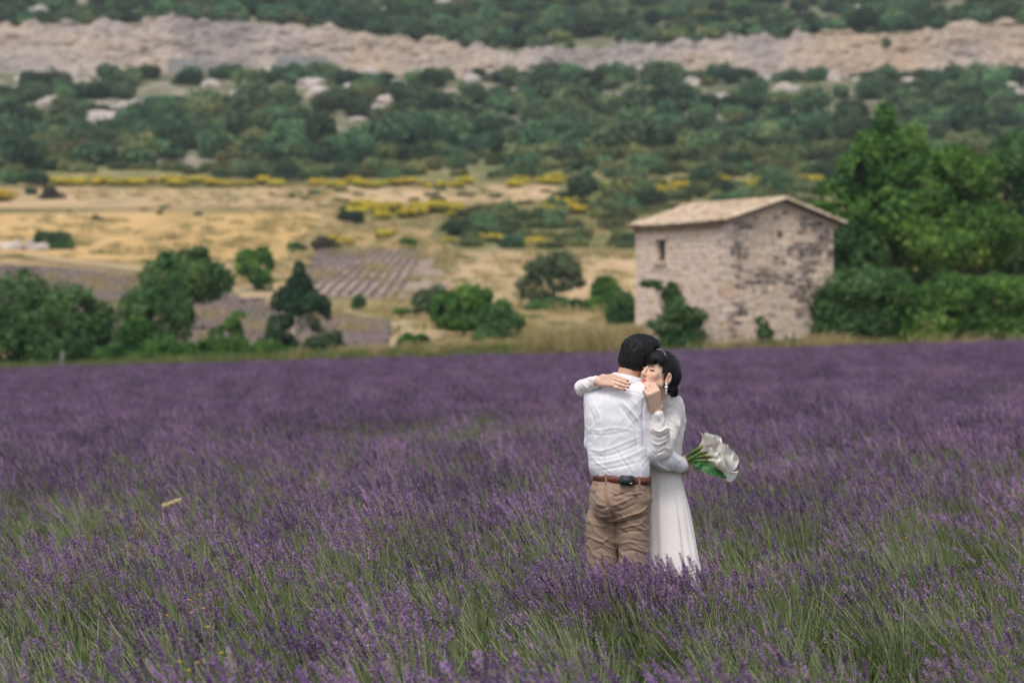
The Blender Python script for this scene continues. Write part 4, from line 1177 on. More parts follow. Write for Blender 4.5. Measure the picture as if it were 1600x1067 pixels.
# ------------------------------------------------------------------ stone house
def stone_house():
    th = math.radians(30.0)
    cx, cy = (1133 - 800) * 88.0 / F, 88.0
    z0 = 0.62
    W_, L_, Hw, RISE = 4.92, 6.0, 4.86, 0.76          # gable width, length, eave height above z0, ridge rise
    root = empty("stone_house", (cx, cy, z0), (0, 0, th))
    # local frame: x along the gable wall (to the right), y along the long wall (back); corner at the origin
    tag(root, "two storey rough stone house with a tiled gable roof behind the lavender", "house")
    mort, nt, out = new_mat("lime_mortar")
    n1 = noise_tex(nt, 2.2, 6, 0.65); n2 = noise_tex(nt, 0.45, 3)
    c = ramp(nt, [(0.3, (0.56, 0.435, 0.345)), (0.5, (0.69, 0.55, 0.445)), (0.7, (0.76, 0.625, 0.515))], n1.outputs['Fac']).outputs['Color']
    b = node(nt, "ShaderNodeBsdfPrincipled", Roughness=0.95); b.inputs['Specular IOR Level'].default_value = 0.1
    bp = node(nt, "ShaderNodeBump", Strength=0.7, Distance=0.03)
    nt.links.new(n1.outputs['Fac'], bp.inputs['Height']); nt.links.new(bp.outputs['Normal'], b.inputs['Normal'])
    nt.links.new(c, b.inputs['Base Color']); nt.links.new(b.outputs[0], out.inputs['Surface'])

    def stone_mat(name, stops, lich):
        m, nt, out = new_mat(name)
        oi = nt.nodes.new("ShaderNodeObjectInfo")
        at_ = node(nt, "ShaderNodeAttribute", attribute_name="tint")
        ad = node(nt, "ShaderNodeMath", operation='MULTIPLY_ADD'); fr = node(nt, "ShaderNodeClamp"); ad.inputs[1].default_value = 0.30
        nt.links.new(oi.outputs['Random'], ad.inputs[0]); nt.links.new(at_.outputs['Fac'], ad.inputs[2]); nt.links.new(ad.outputs[0], fr.inputs[0])
        base = ramp(nt, stops, fr.outputs[0]).outputs['Color']
        n = noise_tex(nt, 5.0, 5, 0.65)
        g = ramp(nt, [(0.36, (0.74, 0.70, 0.67)), (0.52, (1, 1, 1))], n.outputs['Fac']).outputs['Color']
        col = mixc(nt, 1.0, base, g, 'MULTIPLY')
        b = node(nt, "ShaderNodeBsdfPrincipled", Roughness=0.95); b.inputs['Specular IOR Level'].default_value = 0.1
        bp = node(nt, "ShaderNodeBump", Strength=0.6, Distance=0.02)
        nt.links.new(n.outputs['Fac'], bp.inputs['Height']); nt.links.new(bp.outputs['Normal'], b.inputs['Normal'])
        nt.links.new(col, b.inputs['Base Color']); nt.links.new(b.outputs[0], out.inputs['Surface'])
        return m
    m_side = stone_mat("pale_wall_stone", [(0.0, (0.64, 0.50, 0.415)), (0.5, (0.75, 0.60, 0.51)), (0.8, (0.68, 0.54, 0.46)), (0.92, (0.66, 0.46, 0.30)), (1.0, (0.55, 0.44, 0.375))], 0.2)
    m_gable = stone_mat("weathered_gable_stone", [(0.0, (0.125, 0.105, 0.10)), (0.22, (0.23, 0.19, 0.172)), (0.40, (0.52, 0.415, 0.35)), (0.60, (0.68, 0.545, 0.44)), (0.9, (0.79, 0.645, 0.52)), (1.0, (0.70, 0.52, 0.36))], 0.5)
    m_dark = surf_mat("dark_interior", [(0.3, (0.02, 0.018, 0.016)), (0.7, (0.035, 0.03, 0.027))], 3)

    # walls: mortar core with real openings
    T_ = 0.45
    def wall_panel(name, axis, width, holes, hgt_fn, parent):
        """front face split round the openings; boxes of thickness T_"""
        mb = MB()
        us = sorted({0.0, width, *[h[0] for h in holes], *[h[1] for h in holes]})
        zs = sorted({0.0, Hw, *[h[2] for h in holes], *[h[3] for h in holes]})
        for a, b_ in zip(us[:-1], us[1:]):
            for c_, d in zip(zs[:-1], zs[1:]):
                um, zm = (a + b_) / 2, (c_ + d) / 2
                if any(h[0] < um < h[1] and h[2] < zm < h[3] for h in holes): continue
                if axis == 'x': mb.add(box_verts((um, T_ / 2, zm), (b_ - a, T_, d - c_)), BOXF)
                else: mb.add(box_verts((T_ / 2, um, zm), (T_, b_ - a, d - c_)), BOXF)
        return add(name, mb.mesh(name, [mort]), parent)
    win_side = (3.92, 4.50, 3.50, 4.32)      # on the long wall
    win_gable = (2.34, 2.62, 4.28, 4.52)
    hole_low = (2.66, 2.80, 0.50, 0.74)
    side = wall_panel("wall", 'y', L_, [win_side], None, root)
    side["label"] = "long pale stone wall with one upper window"
    gab = wall_panel("gable_wall", 'x', W_ , [win_gable, hole_low], None, root)
    gab["label"] = "weathered dark spotted gable wall with one tiny window"
    gab.location = (0.0, -0.002, 0.0)
    # gable triangle
    tri = np.array([[0, 0, Hw], [W_, 0, Hw], [W_ / 2, 0, Hw + RISE], [0, T_, Hw], [W_, T_, Hw], [W_ / 2, T_, Hw + RISE]], float)
    mb = MB(); mb.add(tri, [[0, 1, 2], [5, 4, 3]]); mb.add(tri, [[0, 3, 4, 1], [1, 4, 5, 2], [2, 5, 3, 0]])
    add("gable_peak", mb.mesh("gable_peak", [mort]), root)
    mb = MB(); mb.add(box_verts((W_ - T_ / 2, L_ / 2, Hw / 2), (T_, L_ - 0.02, Hw - 0.01)), BOXF); mb.add(box_verts((W_ / 2, L_ - T_ / 2, Hw / 2), (W_ - 0.02, T_, Hw - 0.02)), BOXF)
    add("rear_wall", mb.mesh("rear_wall", [mort]), root)
    mb = MB(); mb.add(box_verts((W_ / 2, L_ / 2, 2.6), (W_ - 2 * T_ - 0.1, L_ - 2 * T_ - 0.1, 0.15)), BOXF)
    add("upper_floor", mb.mesh("upper_floor", [m_dark]), root)
    # window frames / shutters remains
    mb = MB()
    y0, y1, a0, a1 = win_side
    for c_, s_ in [((0.20, (y0 + y1) / 2, a1 - 0.04), (0.10, y1 - y0, 0.08)), ((0.20, (y0 + y1) / 2, a0 + 0.03), (0.16, y1 - y0, 0.06)), ((0.20, y0 + 0.05, (a0 + a1) / 2), (0.08, 0.1, a1 - a0 - 0.15)), ((0.20, y1 - 0.05, (a0 + a1) / 2), (0.08, 0.1, a1 - a0 - 0.15))]:
        mb.add(box_verts(c_, s_), BOXF)
    m_wood = surf_mat("grey_wood", [(0.3, (0.10, 0.08, 0.06)), (0.7, (0.19, 0.15, 0.12))], 4, 0.9)
    w = add("window", mb.mesh("window", [m_wood]), root)
    mb = MB(); mb.add(box_verts((-0.05, (y0 + y1) / 2, a0 - 0.06), (0.18, y1 - y0 + 0.3, 0.11)), BOXF)
    add("sill", mb.mesh("sill", [m_side]), w)
    mb = MB(); mb.add(box_verts((-0.045, (y0 + y1) / 2, a1 + 0.08), (0.12, y1 - y0 + 0.36, 0.15)), BOXF)
    add("lintel", mb.mesh("lintel", [m_side]), w)
    mb = MB(); mb.add(box_verts((0.40, y1 - 0.22, (a0 + a1) / 2), (0.05, 0.40, a1 - a0 - 0.14)), BOXF)
    add("shutter", mb.mesh("shutter", [m_wood]), w)

    # stones
    r = np.random.default_rng(17)
    def stone_shape(seed):
        q = np.random.default_rng(seed)
        # rounded irregular slab: an 8-gon front, domed
        n = 8; a = np.linspace(0, 2 * np.pi, n, endpoint=False) + q.normal(0, 0.12, n)
        ca, sa = np.cos(a), np.sin(a)
        sup = 1 / np.maximum(np.abs(ca), np.abs(sa)) ** 0.75 * (0.90 + 0.14 * q.random(n))
        ring = np.stack([ca * sup * 0.5, np.zeros(n), sa * sup * 0.5], -1)
        mid = ring * 0.86; mid[:, 1] = -0.7 - 0.25 * q.random(n)
        cen = np.array([[0.05 * q.normal(), -1.0, 0.05 * q.normal()]])
        back = ring.copy(); back[:, 1] = 0.5
        v = np.vstack([back, ring, mid, cen])
        j = np.arange(n); k = (j + 1) % n
        f4 = np.vstack([np.stack([j, k, n + k, n + j], -1), np.stack([n + j, n + k, 2 * n + k, 2 * n + j], -1)])
        f3 = np.stack([2 * n + j, 2 * n + k, np.full(n, 3 * n)], -1)
        return v, f4, f3
    shapes = [stone_shape(900 + i) for i in range(10)]
    def shp_mesh(i, mat, tint):
        v, f4, f3 = shapes[i]
        return mesh_from("stone", v, [f3, f4], [mat], False, None, {"tint": np.full(len(v), tint)})
    TL = (0.0, 0.2, 0.42, 0.66)
    gm = [[shp_mesh(i, m_gable, t) for i in range(10)] for t in TL]; sm = [[shp_mesh(i, m_side, t) for i in range(10)] for t in TL]

    def courses(width, zmax, hmin, hmax, wmin, wmax, limit, holes):
        out = []; z = 0.0
        while z < zmax:
            h = r.uniform(hmin, hmax); u = -r.random() * 0.2
            while u < width:
                w_ = r.uniform(wmin, wmax)
                uc, zc = u + w_ / 2, z + h / 2 + r.normal() * 0.012
                if 0.02 < uc - w_ / 2 + 0.05 and uc + w_ / 2 < width + 0.03 and zc + h / 2 < limit(uc) and not any(h_[0] - 0.04 - w_ / 2 < uc < h_[1] + 0.04 + w_ / 2 and h_[2] - 0.04 - h / 2 < zc < h_[3] + 0.04 + h / 2 for h_ in holes):
                    out.append((uc, zc, w_ * 0.95, h * 0.90 * r.uniform(0.85, 1.05)))
                u += w_
            z += h
        return out
    glim = lambda u: Hw + RISE * (1 - abs(u - W_ / 2) / (W_ / 2)) - 0.06
    gs = courses(W_, Hw + RISE, 0.11, 0.21, 0.17, 0.42, glim, [win_gable, hole_low])
    ss = courses(L_, Hw - 0.12, 0.13, 0.22, 0.35, 0.80, lambda u: Hw - 0.1, [win_side])
    # 300 largest as parts, the rest joined
    alls = [('g',) + s for s in gs] + [('s',) + s for s in ss]
    order = sorted(range(len(alls)), key=lambda i: -(alls[i][3] * (1.0 if alls[i][0] == 'g' else 0.42)) * alls[i][4])
    single = set(order[:300])
    rest = {'g': MB(), 's': MB()}
    for i, (kind, uc, zc, w_, h) in enumerate(alls):
        d = r.uniform(0.025, 0.075) if kind == 'g' else r.uniform(0.012, 0.04)
        k = int(r.integers(10)); tilt = r.normal() * (0.10 if kind == 'g' else 0.04)
        if kind == 'g':
            q = float(fbm(np.array([uc / 0.75, zc / 0.55, 0.2]), 3, 91)) + 0.10 * (1 - (zc / Hw)) - 0.05 - 0.10 * (uc < 0.7)
            lv = int(np.clip((q - 0.33) * 12 + r.normal() * 1.1, 0, 3.99))
        else: lv = int(r.integers(4))
        if kind == 'g': loc, rot, par, me = (uc, -0.004, zc), (0, tilt, 0), gab, gm[lv][k]
        else: loc, rot, par, me = (-0.002, uc, zc), (tilt, 0, -math.pi / 2), side, sm[lv][k]
        if i in single:
            o = add("stone", me, par, loc if kind == 's' else (uc, -0.002, zc), rot, (w_, d, h))
        else:
            v, f4, f3 = shapes[k]
            R = Matrix.Translation(loc) @ (Matrix.Rotation(rot[2], 4, 'Z') @ Matrix.Rotation(rot[1], 4, 'Y') @ Matrix.Rotation(rot[0], 4, 'X')) @ Matrix.Diagonal((w_, d, h, 1))
            M = np.array(R); vv = v @ M[:3, :3].T + M[:3, 3]
            base = rest[kind].n
            rest[kind].add(vv, f4, 0, TL[lv] + 0.3 * r.random())
            rest[kind].f.setdefault(3, []).append(f3 + base); rest[kind].m.setdefault(3, []).append(np.zeros(len(f3), np.int32))
    for kind, par, mt in (('g', gab, m_gable), ('s', side, m_side)):
        o = add("small_stones", rest[kind].mesh("small_stones", [mt], False, "tint"), par); o["kind"] = "stuff"

    # corner stones
    m_tile, nt, out = new_mat("canal_tile")
    at_ = node(nt, "ShaderNodeAttribute", attribute_name="tint")
    n = noise_tex(nt, 3.0, 5, 0.6)
    c = ramp(nt, [(0.0, (0.54, 0.37, 0.26)), (0.4, (0.68, 0.52, 0.38)), (0.7, (0.74, 0.60, 0.46)), (1.0, (0.62, 0.53, 0.43))], at_.outputs['Fac']).outputs['Color']
    g = ramp(nt, [(0.35, (0.70, 0.66, 0.62)), (0.55, (1, 1, 1))], n.outputs['Fac']).outputs['Color']
    b = node(nt, "ShaderNodeBsdfPrincipled", Roughness=0.9); b.inputs['Specular IOR Level'].default_value = 0.15
    nt.links.new(mixc(nt, 1.0, c, g, 'MULTIPLY'), b.inputs['Base Color']); nt.links.new(b.outputs[0], out.inputs['Surface'])
    # roof slabs under the tiles
    OVE, OVG = 0.34, 0.30
    sl = RISE / (W_ / 2)
    roof = empty("roof", (0, 0, 0)); roof.parent = root
    def slope_z(u): return Hw + RISE * (1 - abs(u - W_ / 2) / (W_ / 2))
    mb = MB()
    for sgn in (-1, 1):
        ue = W_ / 2 + sgn * (W_ / 2 + OVE - 0.06); ur = W_ / 2
        ze, zr = slope_z(ue) if True else 0, slope_z(ur)
        ze = Hw - sl * (OVE - 0.06)
        v = np.array([[ue, -OVG, ze], [ur, -OVG, zr], [ur, L_ + OVG, zr], [ue, L_ + OVG, ze]], float)
        v = np.vstack([v + [0, 0, 0.02], v + [0, 0, 0.11]])
        mb.add(v, BOXF if sgn > 0 else BOXF[:, ::-1])
    add("roof_boards", mb.mesh("roof_boards", [m_wood]), roof)
    # genoise: stepped cornice of tile ends under the eaves of the long wall
    mb = MB()
    for row_, (dx, dz) in enumerate([(0.10, -0.26), (0.20, -0.14)]):
        for k in range(int(L_ / 0.20)):
            yy = 0.1 + k * 0.20 + 0.1 * row_
            if yy > L_ - 0.1: continue
            a = np.linspace(0, np.pi, 6)
            P0 = np.stack([np.full(6, -dx), yy + 0.085 * np.cos(a), Hw + dz + 0.075 * np.sin(a)], -1)
            P1 = P0.copy(); P1[:, 0] = 0.02
            v = np.vstack([P0, P1]); j = np.arange(5)
            mb.add(v, np.stack([j, j + 1, 6 + j + 1, 6 + j], -1), 0, r.random())
        mb.add(box_verts((-dx / 2 + 0.0, L_ / 2, Hw + dz + 0.095), (dx + 0.03, L_ + 0.1, 0.03)), BOXF, 0, 0.6)
    add("eave_course", mb.mesh("eave_course", [m_tile], False, "tint"), roof)["kind"] = "stuff"
    # canal tiles: cover tiles in overlapping rows, channel tiles between
    for sgn, nm in ((-1, "roof_tiles"), (1, "roof_tiles")):
        mb = MB()
        run = (W_ / 2 + OVE) / math.cos(math.atan(sl))
        ncol = int((L_ + 2 * OVG) / 0.205); nr = int(run / 0.34) + 1
        dirv = np.array([-sgn * math.cos(math.atan(sl)), 0, math.sin(math.atan(sl))])   # uphill
        up = np.array([sgn * math.sin(math.atan(sl)), 0, math.cos(math.atan(sl))])
        e0 = np.array([W_ / 2 + sgn * (W_ / 2 + OVE), 0, Hw - sl * OVE + 0.10])
        for ci in range(ncol):
            yy = -OVG + 0.10 + ci * 0.205
            sag = -0.05 * math.sin(np.pi * ci / ncol) + r.normal() * 0.006
            for ri in range(nr):
                s0 = ri * 0.34; s1 = min(s0 + 0.42, run + 0.02)
                if s1 - s0 < 0.1: continue
                a = np.linspace(0, np.pi, 7)
                jit = r.normal(0, 0.008, 3)
                for (ss_, rad, lift) in ((s0, 0.098, 0.022), (s1, 0.080, 0.0)):
                    pass
                A = (e0 + dirv * s0)[None] + np.stack([np.zeros(7), 0.098 * np.cos(a), np.zeros(7)], -1) + up[None] * (0.085 * np.sin(a) + 0.022)[:, None]
                B = (e0 + dirv * s1)[None] + np.stack([np.zeros(7), 0.080 * np.cos(a), np.zeros(7)], -1) + up[None] * (0.070 * np.sin(a))[:, None]
                v = np.vstack([A, B]); v[:, 1] += yy; v += jit; v[:, 2] += sag
                j = np.arange(6)
                f = np.stack([j, j + 1, 7 + j + 1, 7 + j], -1)
                mb.add(v, f, 0, np.clip(r.normal(0.5, 0.22), 0, 1))
            # channel strip
            A = e0 + np.array([0, yy + 0.045, 0.0 + sag]); Bv = e0 + dirv * run + np.array([0, yy + 0.045, sag])
            v = np.array([A, A + [0, 0.115, 0], Bv + [0, 0.115, 0], Bv]) + up * 0.012
            mb.add(v, [[0, 1, 2, 3]], 0, 0.35)
        o = add(nm, mb.mesh(nm, [m_tile], True, "tint"), roof); o["kind"] = "stuff"
    # ridge and verge tiles, one by one
    a = np.linspace(0, np.pi, 8)
    A = np.stack([0.13 * np.cos(a), np.zeros(8), 0.10 * np.sin(a) + 0.02], -1); B = np.stack([0.11 * np.cos(a), np.full(8, 0.50), 0.085 * np.sin(a)], -1)
    j = np.arange(7); fr_ = np.stack([j, j + 1, 8 + j + 1, 8 + j], -1)
    rm = mesh_from("ridge_tile", np.vstack([A, B]), fr_, [m_tile], True, None, {"tint": np.full(16, 0.55)})
    rm2 = mesh_from("ridge_tile", np.vstack([A, B]), fr_, [m_tile], True, None, {"tint": np.full(16, 0.25)})
    k = 0; yy = -OVG - 0.02
    while yy < L_ + OVG - 0.3:
        add("ridge_tile", rm if k % 3 else rm2, roof, (W_ / 2 + r.normal() * 0.008, yy, Hw + RISE + 0.115), (0, 0, r.normal() * 0.02)); yy += 0.42; k += 1
    for sgn in (-1, 1):
        run = (W_ / 2 + OVE) / math.cos(math.atan(sl)); nr = int(run / 0.40)
        for k in range(nr):
            s0 = k * run / nr
            p = np.array([W_ / 2 + sgn * (W_ / 2 + OVE - s0 * math.cos(math.atan(sl))), -OVG - 0.02, Hw - sl * OVE + 0.12 + s0 * math.sin(math.atan(sl))])
            o = add("verge_tile", rm if (k * 7 + (sgn > 0)) % 4 else rm2, roof, p, (0, 0, 0), (0.9, 0.95, 0.9))
            # tile's long axis runs up the slope
            ang = math.atan(sl)
            o.rotation_euler = (Matrix(((0, -sgn * math.cos(ang), sgn * math.sin(ang)), (sgn, 0, 0), (0, math.sin(ang), math.cos(ang)))).to_euler())
    # plain dressed band under the gable roof (rake)
    mb = MB()
    for sgn in (-1, 1):
        u0, u1 = W_ / 2 + sgn * (W_ / 2 + 0.10), W_ / 2
        v = []
        for u in (u0, u1):
            zz = Hw + RISE * (1 - abs(u - W_ / 2) / (W_ / 2))
            v += [[u, -0.11, zz - 0.13], [u, -0.11, zz + 0.015], [u, 0.1, zz + 0.015], [u, 0.1, zz - 0.13]]
        f = [[0, 1, 5, 4], [1, 2, 6, 5], [2, 3, 7, 6], [3, 0, 4, 7], [0, 3, 2, 1], [4, 5, 6, 7]]
        mb.add(v, f if sgn < 0 else [q[::-1] for q in f], 0, 0.75)
    add("rake_cornice", mb.mesh("rake_cornice", [m_side], False, "tint"), root)
    # quoins at the near corner
    z = 0.0; k = 0
    while z < Hw - 0.3:
        h = r.uniform(0.24, 0.34)
        a_, b_ = (0.42, 0.26) if k % 2 else (0.26, 0.46)
        mb = MB(); v = box_verts((a_ / 2 - 0.055, b_ / 2 - 0.06, z + h / 2), (a_, b_, h - 0.03)); v += r.normal(0, 0.008, v.shape)
        mb.add(v, BOXF, 0, r.random())
        add("quoin", mb.mesh("quoin", [m_side], False, "tint"), root); z += h; k += 1


stone_house()
# ------------------------------------------------------------------ sculpting tools: smooth blends on a voxel grid, skinned by surface nets
class Sculpt:
    def __init__(s, lo, hi, h):
        s.lo = np.asarray(lo, np.float32); s.h = float(h)
        s.n = (np.ceil((np.asarray(hi) - s.lo) / h).astype(int) + 1)
        s.d = np.full(tuple(s.n), 0.25, np.float32)

    def _box(s, lo, hi, pad):
        a = np.clip(np.floor((np.asarray(lo) - pad - s.lo) / s.h).astype(int), 0, s.n - 1)
        b = np.clip(np.ceil((np.asarray(hi) + pad - s.lo) / s.h).astype(int) + 1, 1, s.n)
        sl = tuple(slice(i, j) for i, j in zip(a, b))
        ax = [(s.lo[k] + s.h * np.arange(a[k], b[k])).astype(np.float32) for k in range(3)]
        X, Y, Z = ax[0][:, None, None], ax[1][None, :, None], ax[2][None, None, :]
        return sl, X, Y, Z

    def _apply(s, sl, d, k, op):
        D = s.d[sl]
        if op == 'add':
            if k > 0:
                hh = np.clip(0.5 + 0.5 * (D - d) / k, 0, 1); s.d[sl] = D * (1 - hh) + d * hh - k * hh * (1 - hh)
            else: s.d[sl] = np.minimum(D, d)
        else:
            d = -d
            if k > 0:
                hh = np.clip(0.5 - 0.5 * (D - d) / k, 0, 1); s.d[sl] = D * (1 - hh) + d * hh + k * hh * (1 - hh)
            else: s.d[sl] = np.maximum(D, d)

    def cap(s, a, b, ra, rb, k=0.01, op='add'):
        a = np.asarray(a, float); b = np.asarray(b, float); R = max(ra, rb)
        sl, X, Y, Z = s._box(np.minimum(a, b) - R, np.maximum(a, b) + R, max(3 * k, 0.02))
        ab = b - a; L = float(ab @ ab) + 1e-12
        t = np.clip(((X - a[0]) * ab[0] + (Y - a[1]) * ab[1] + (Z - a[2]) * ab[2]) / L, 0, 1)
        d = np.sqrt((X - a[0] - t * ab[0]) ** 2 + (Y - a[1] - t * ab[1]) ** 2 + (Z - a[2] - t * ab[2]) ** 2) - (ra + (rb - ra) * t)
        s._apply(sl, d.astype(np.float32), k, op)

    def chain(s, pts, radii, k=0.01):
        for i in range(len(pts) - 1): s.cap(pts[i], pts[i + 1], radii[i], radii[i + 1], k)

    def ell(s, c, r, R=None, k=0.01, op='add'):
        c = np.asarray(c, float); r = np.asarray(r, float); m = r.max()
        sl, X, Y, Z = s._box(c - m, c + m, max(3 * k, 0.02))
        x, y, z = X - c[0], Y - c[1], Z - c[2]
        if R is not None:      # rows of R: the ellipsoid's axes
            x, y, z = (R[0, 0] * x + R[0, 1] * y + R[0, 2] * z, R[1, 0] * x + R[1, 1] * y + R[1, 2] * z, R[2, 0] * x + R[2, 1] * y + R[2, 2] * z)
        k0 = np.sqrt((x / r[0]) ** 2 + (y / r[1]) ** 2 + (z / r[2]) ** 2) + 1e-6
        k1 = np.sqrt((x / r[0] ** 2) ** 2 + (y / r[1] ** 2) ** 2 + (z / r[2] ** 2) ** 2) + 1e-6
        s._apply(sl, (k0 * (k0 - 1) / k1).astype(np.float32), k, op)

    def loft(s, secs, yaw, k=0.01, power=2.0, fn=None):
        """secs rows: z, cx, cy, a, b (half width, half depth); elliptical sections, smooth in between"""
        S = np.asarray(sorted(secs), float)
        zf = np.linspace(S[0, 0], S[-1, 0], 200)
        C = [np.interp(zf, S[:, 0], S[:, i]) for i in range(1, 5)]
        ker = np.hanning(17); ker /= ker.sum()
        C = [np.convolve(np.pad(c, 8, mode='edge'), ker, mode='valid') for c in C]
        m = max(S[:, 3].max(), S[:, 4].max()) + 0.03
        lo = np.array([S[:, 1].min() - m, S[:, 2].min() - m, S[0, 0]]); hi = np.array([S[:, 1].max() + m, S[:, 2].max() + m, S[-1, 0]])
        sl, X, Y, Z = s._box(lo, hi, 0.03)
        cx, cy, a, b = [np.interp(Z[0, 0], zf, c)[None, None, :] for c in C]
        x, y = X - cx, Y - cy
        c_, s_ = math.cos(yaw), math.sin(yaw)
        u, v = x * c_ - y * s_, x * s_ + y * c_           # u to the person's right, v forward
        rr = (np.abs(u / a) ** power + np.abs(v / b) ** power) ** (1 / power)
        if fn is not None:
            rr = rr / fn(np.arctan2(v / b, u / a), Z)
        d = (rr - 1) * np.minimum(a, b)
        dz = np.maximum(S[0, 0] - Z, Z - S[-1, 0])
        d = np.where(dz > 0, np.sqrt(np.maximum(d, 0) ** 2 + dz ** 2), np.maximum(d, np.maximum(dz, -0.08)))
        s._apply(sl, d.astype(np.float32), k, 'add')

    def cut(s, fn, k=0.004):
        """remove where fn(X,Y,Z) < 0"""
        X = (s.lo[0] + s.h * np.arange(s.n[0], dtype=np.float32))[:, None, None]
        Y = (s.lo[1] + s.h * np.arange(s.n[1], dtype=np.float32))[None, :, None]
        Z = (s.lo[2] + s.h * np.arange(s.n[2], dtype=np.float32))[None, None, :]
        s._apply((slice(None),) * 3, np.asarray(fn(X, Y, Z), np.float32), k, 'sub')

    def skin(s):
        D = s.d; nx, ny, nz = D.shape
        ins = D < 0
        cnt = np.zeros((nx - 1, ny - 1, nz - 1), np.int8)
        for dx in (0, 1):
            for dy in (0, 1):
                for dz in (0, 1):
                    cnt += ins[dx:nx - 1 + dx, dy:ny - 1 + dy, dz:nz - 1 + dz]
        act = (cnt > 0) & (cnt < 8)
        I = np.argwhere(act)
        vid = np.full(act.shape, -1, np.int32); vid[act] = np.arange(len(I))
        acc = np.zeros((len(I), 3)); num = np.zeros(len(I))
        corner = {}
        for dx in (0, 1):
            for dy in (0, 1):
                for dz in (0, 1):
                    corner[dx, dy, dz] = D[I[:, 0] + dx, I[:, 1] + dy, I[:, 2] + dz].astype(float)
        for a in corner:
            for ax in range(3):
                if a[ax] == 0:
                    b = list(a); b[ax] = 1; b = tuple(b)
                    va, vb = corner[a], corner[b]
                    m = (va < 0) != (vb < 0)
                    t = np.where(m, va / (va - vb + 1e-12), 0)
                    p = np.zeros((len(I), 3)); p[:] = a; p[:, ax] = t
                    acc[m] += p[m]; num[m] += 1
        V = s.lo + s.h * (I + acc / num[:, None])
        Fs = []
        for ax in range(3):
            o1, o2 = [(1, 2), (2, 0), (0, 1)][ax]
            A = ins; 
            sl0 = [slice(1, -1)] * 3; sl1 = [slice(1, -1)] * 3
            sl0[ax] = slice(0, -1); sl1[ax] = slice(1, None)
            a, b = A[tuple(sl0)], A[tuple(sl1)]
            for flip, m in ((False, a & ~b), (True, ~a & b)):
                E = np.argwhere(m)
                if not len(E): continue
                off = np.ones(3, int); off[ax] = 0
                E = E + off
                q = []
                for (p1, p2) in ((-1, -1), (0, -1), (0, 0), (-1, 0)):
                    c = E.copy(); c[:, o1] += p1; c[:, o2] += p2
                    q.append(vid[c[:, 0], c[:, 1], c[:, 2]])
                q = np.stack(q, -1)
                if flip: q = q[:, ::-1]
                Fs.append(q)
        Fq = np.concatenate(Fs); Fq = Fq[(Fq >= 0).all(1)]
        return V, Fq

    def normals(s, V):
        p = (V - s.lo) / s.h
        g = []
        for ax in range(3):
            e = np.zeros(3); e[ax] = 1.0
            g.append(s.sample(p + e) - s.sample(p - e))
        g = np.stack(g, -1)
        return g / (np.linalg.norm(g, axis=1, keepdims=True) + 1e-9)

    def sample(s, p):
        p = np.clip(p, 0, s.n - 1.001); i = p.astype(int); f = p - i; r = 0
        for dx in (0, 1):
            for dy in (0, 1):
                for dz in (0, 1):
                    w = (f[:, 0] if dx else 1 - f[:, 0]) * (f[:, 1] if dy else 1 - f[:, 1]) * (f[:, 2] if dz else 1 - f[:, 2])
                    r = r + w * s.d[i[:, 0] + dx, i[:, 1] + dy, i[:, 2] + dz]
        return r


def vert_normals(V, Fq):
    fn = np.cross(V[Fq[:, 2]] - V[Fq[:, 0]], V[Fq[:, 3]] - V[Fq[:, 1]])
    N = np.zeros_like(V)
    for k in range(4): np.add.at(N, Fq[:, k], fn)
    return N / (np.linalg.norm(N, axis=1, keepdims=True) + 1e-12)


def relax(V, Fq, n=2, lam=0.5):
    e = np.concatenate([Fq[:, [0, 1]], Fq[:, [1, 2]], Fq[:, [2, 3]], Fq[:, [3, 0]]])
    for _ in range(n):
        S = np.zeros_like(V); c = np.zeros(len(V))
        np.add.at(S, e[:, 0], V[e[:, 1]]); np.add.at(c, e[:, 0], 1); np.add.at(S, e[:, 1], V[e[:, 0]]); np.add.at(c, e[:, 1], 1)
        V = V * (1 - lam) + lam * S / c[:, None]
    return V


def ridged(p, seed):
    return np.clip(1 - np.abs(fbm(p, 2, seed) - .5) * 5.5, 0, 1) ** 2


def pix(V):
    return 800 + F * V[:, 0] / V[:, 1], YH + F * (HC - V[:, 2]) / V[:, 1]


def folds(V, N, lines, facing=True):
    """raise or sink cloth along fold lines; a line is (points, height in mm, half width in mm) in figure-front coordinates"""
    px, py = pix(V); disp = np.zeros(len(V))
    w8 = np.clip(-N[:, 1] * 2.5, 0, 1) if facing else 1.0
    for pts, amp, wid in lines:
        P = catmull([[p[0], p[1], 0] for p in pts], 6)[:, :2] if len(pts) > 2 else np.asarray(pts, float)
        best = np.full(len(V), 1e9); tt = np.zeros(len(V)); L = len(P) - 1
        for i in range(L):
            a, b = P[i], P[i + 1]; ab = b - a
            t = np.clip(((px - a[0]) * ab[0] + (py - a[1]) * ab[1]) / (ab @ ab + 1e-9), 0, 1)
            d = np.hypot(px - a[0] - t * ab[0], py - a[1] - t * ab[1])
            m = d < best; best = np.where(m, d, best); tt = np.where(m, (i + t) / L, tt)
        wpx = wid * 0.3047 * 0.85
        disp += amp * 0.0015 * np.exp(-(best / wpx) ** 2) * np.clip(4 * tt * (1 - tt) + 0.12, 0, 1) ** 0.6
    return V + N * (disp * w8)[:, None]


def body_obj(name, sc, mat, parent, relax_n=1, fold=None, wrinkle=None, attrs_fn=None, smooth=True):
    V, Fq = sc.skin()
    V = relax(V, Fq, relax_n) if relax_n else V
    if wrinkle is not None or fold is not None:
        N = vert_normals(V, Fq)
        if wrinkle is not None: V = V + N * wrinkle(V, N)[:, None]
        if fold: V = folds(V, N, fold)
    attrs = attrs_fn(V, vert_normals(V, Fq)) if attrs_fn else None
    root = np.array(parent.location)
    return add(name, mesh_from(name, V - root, Fq, [mat], smooth, None, attrs), parent)


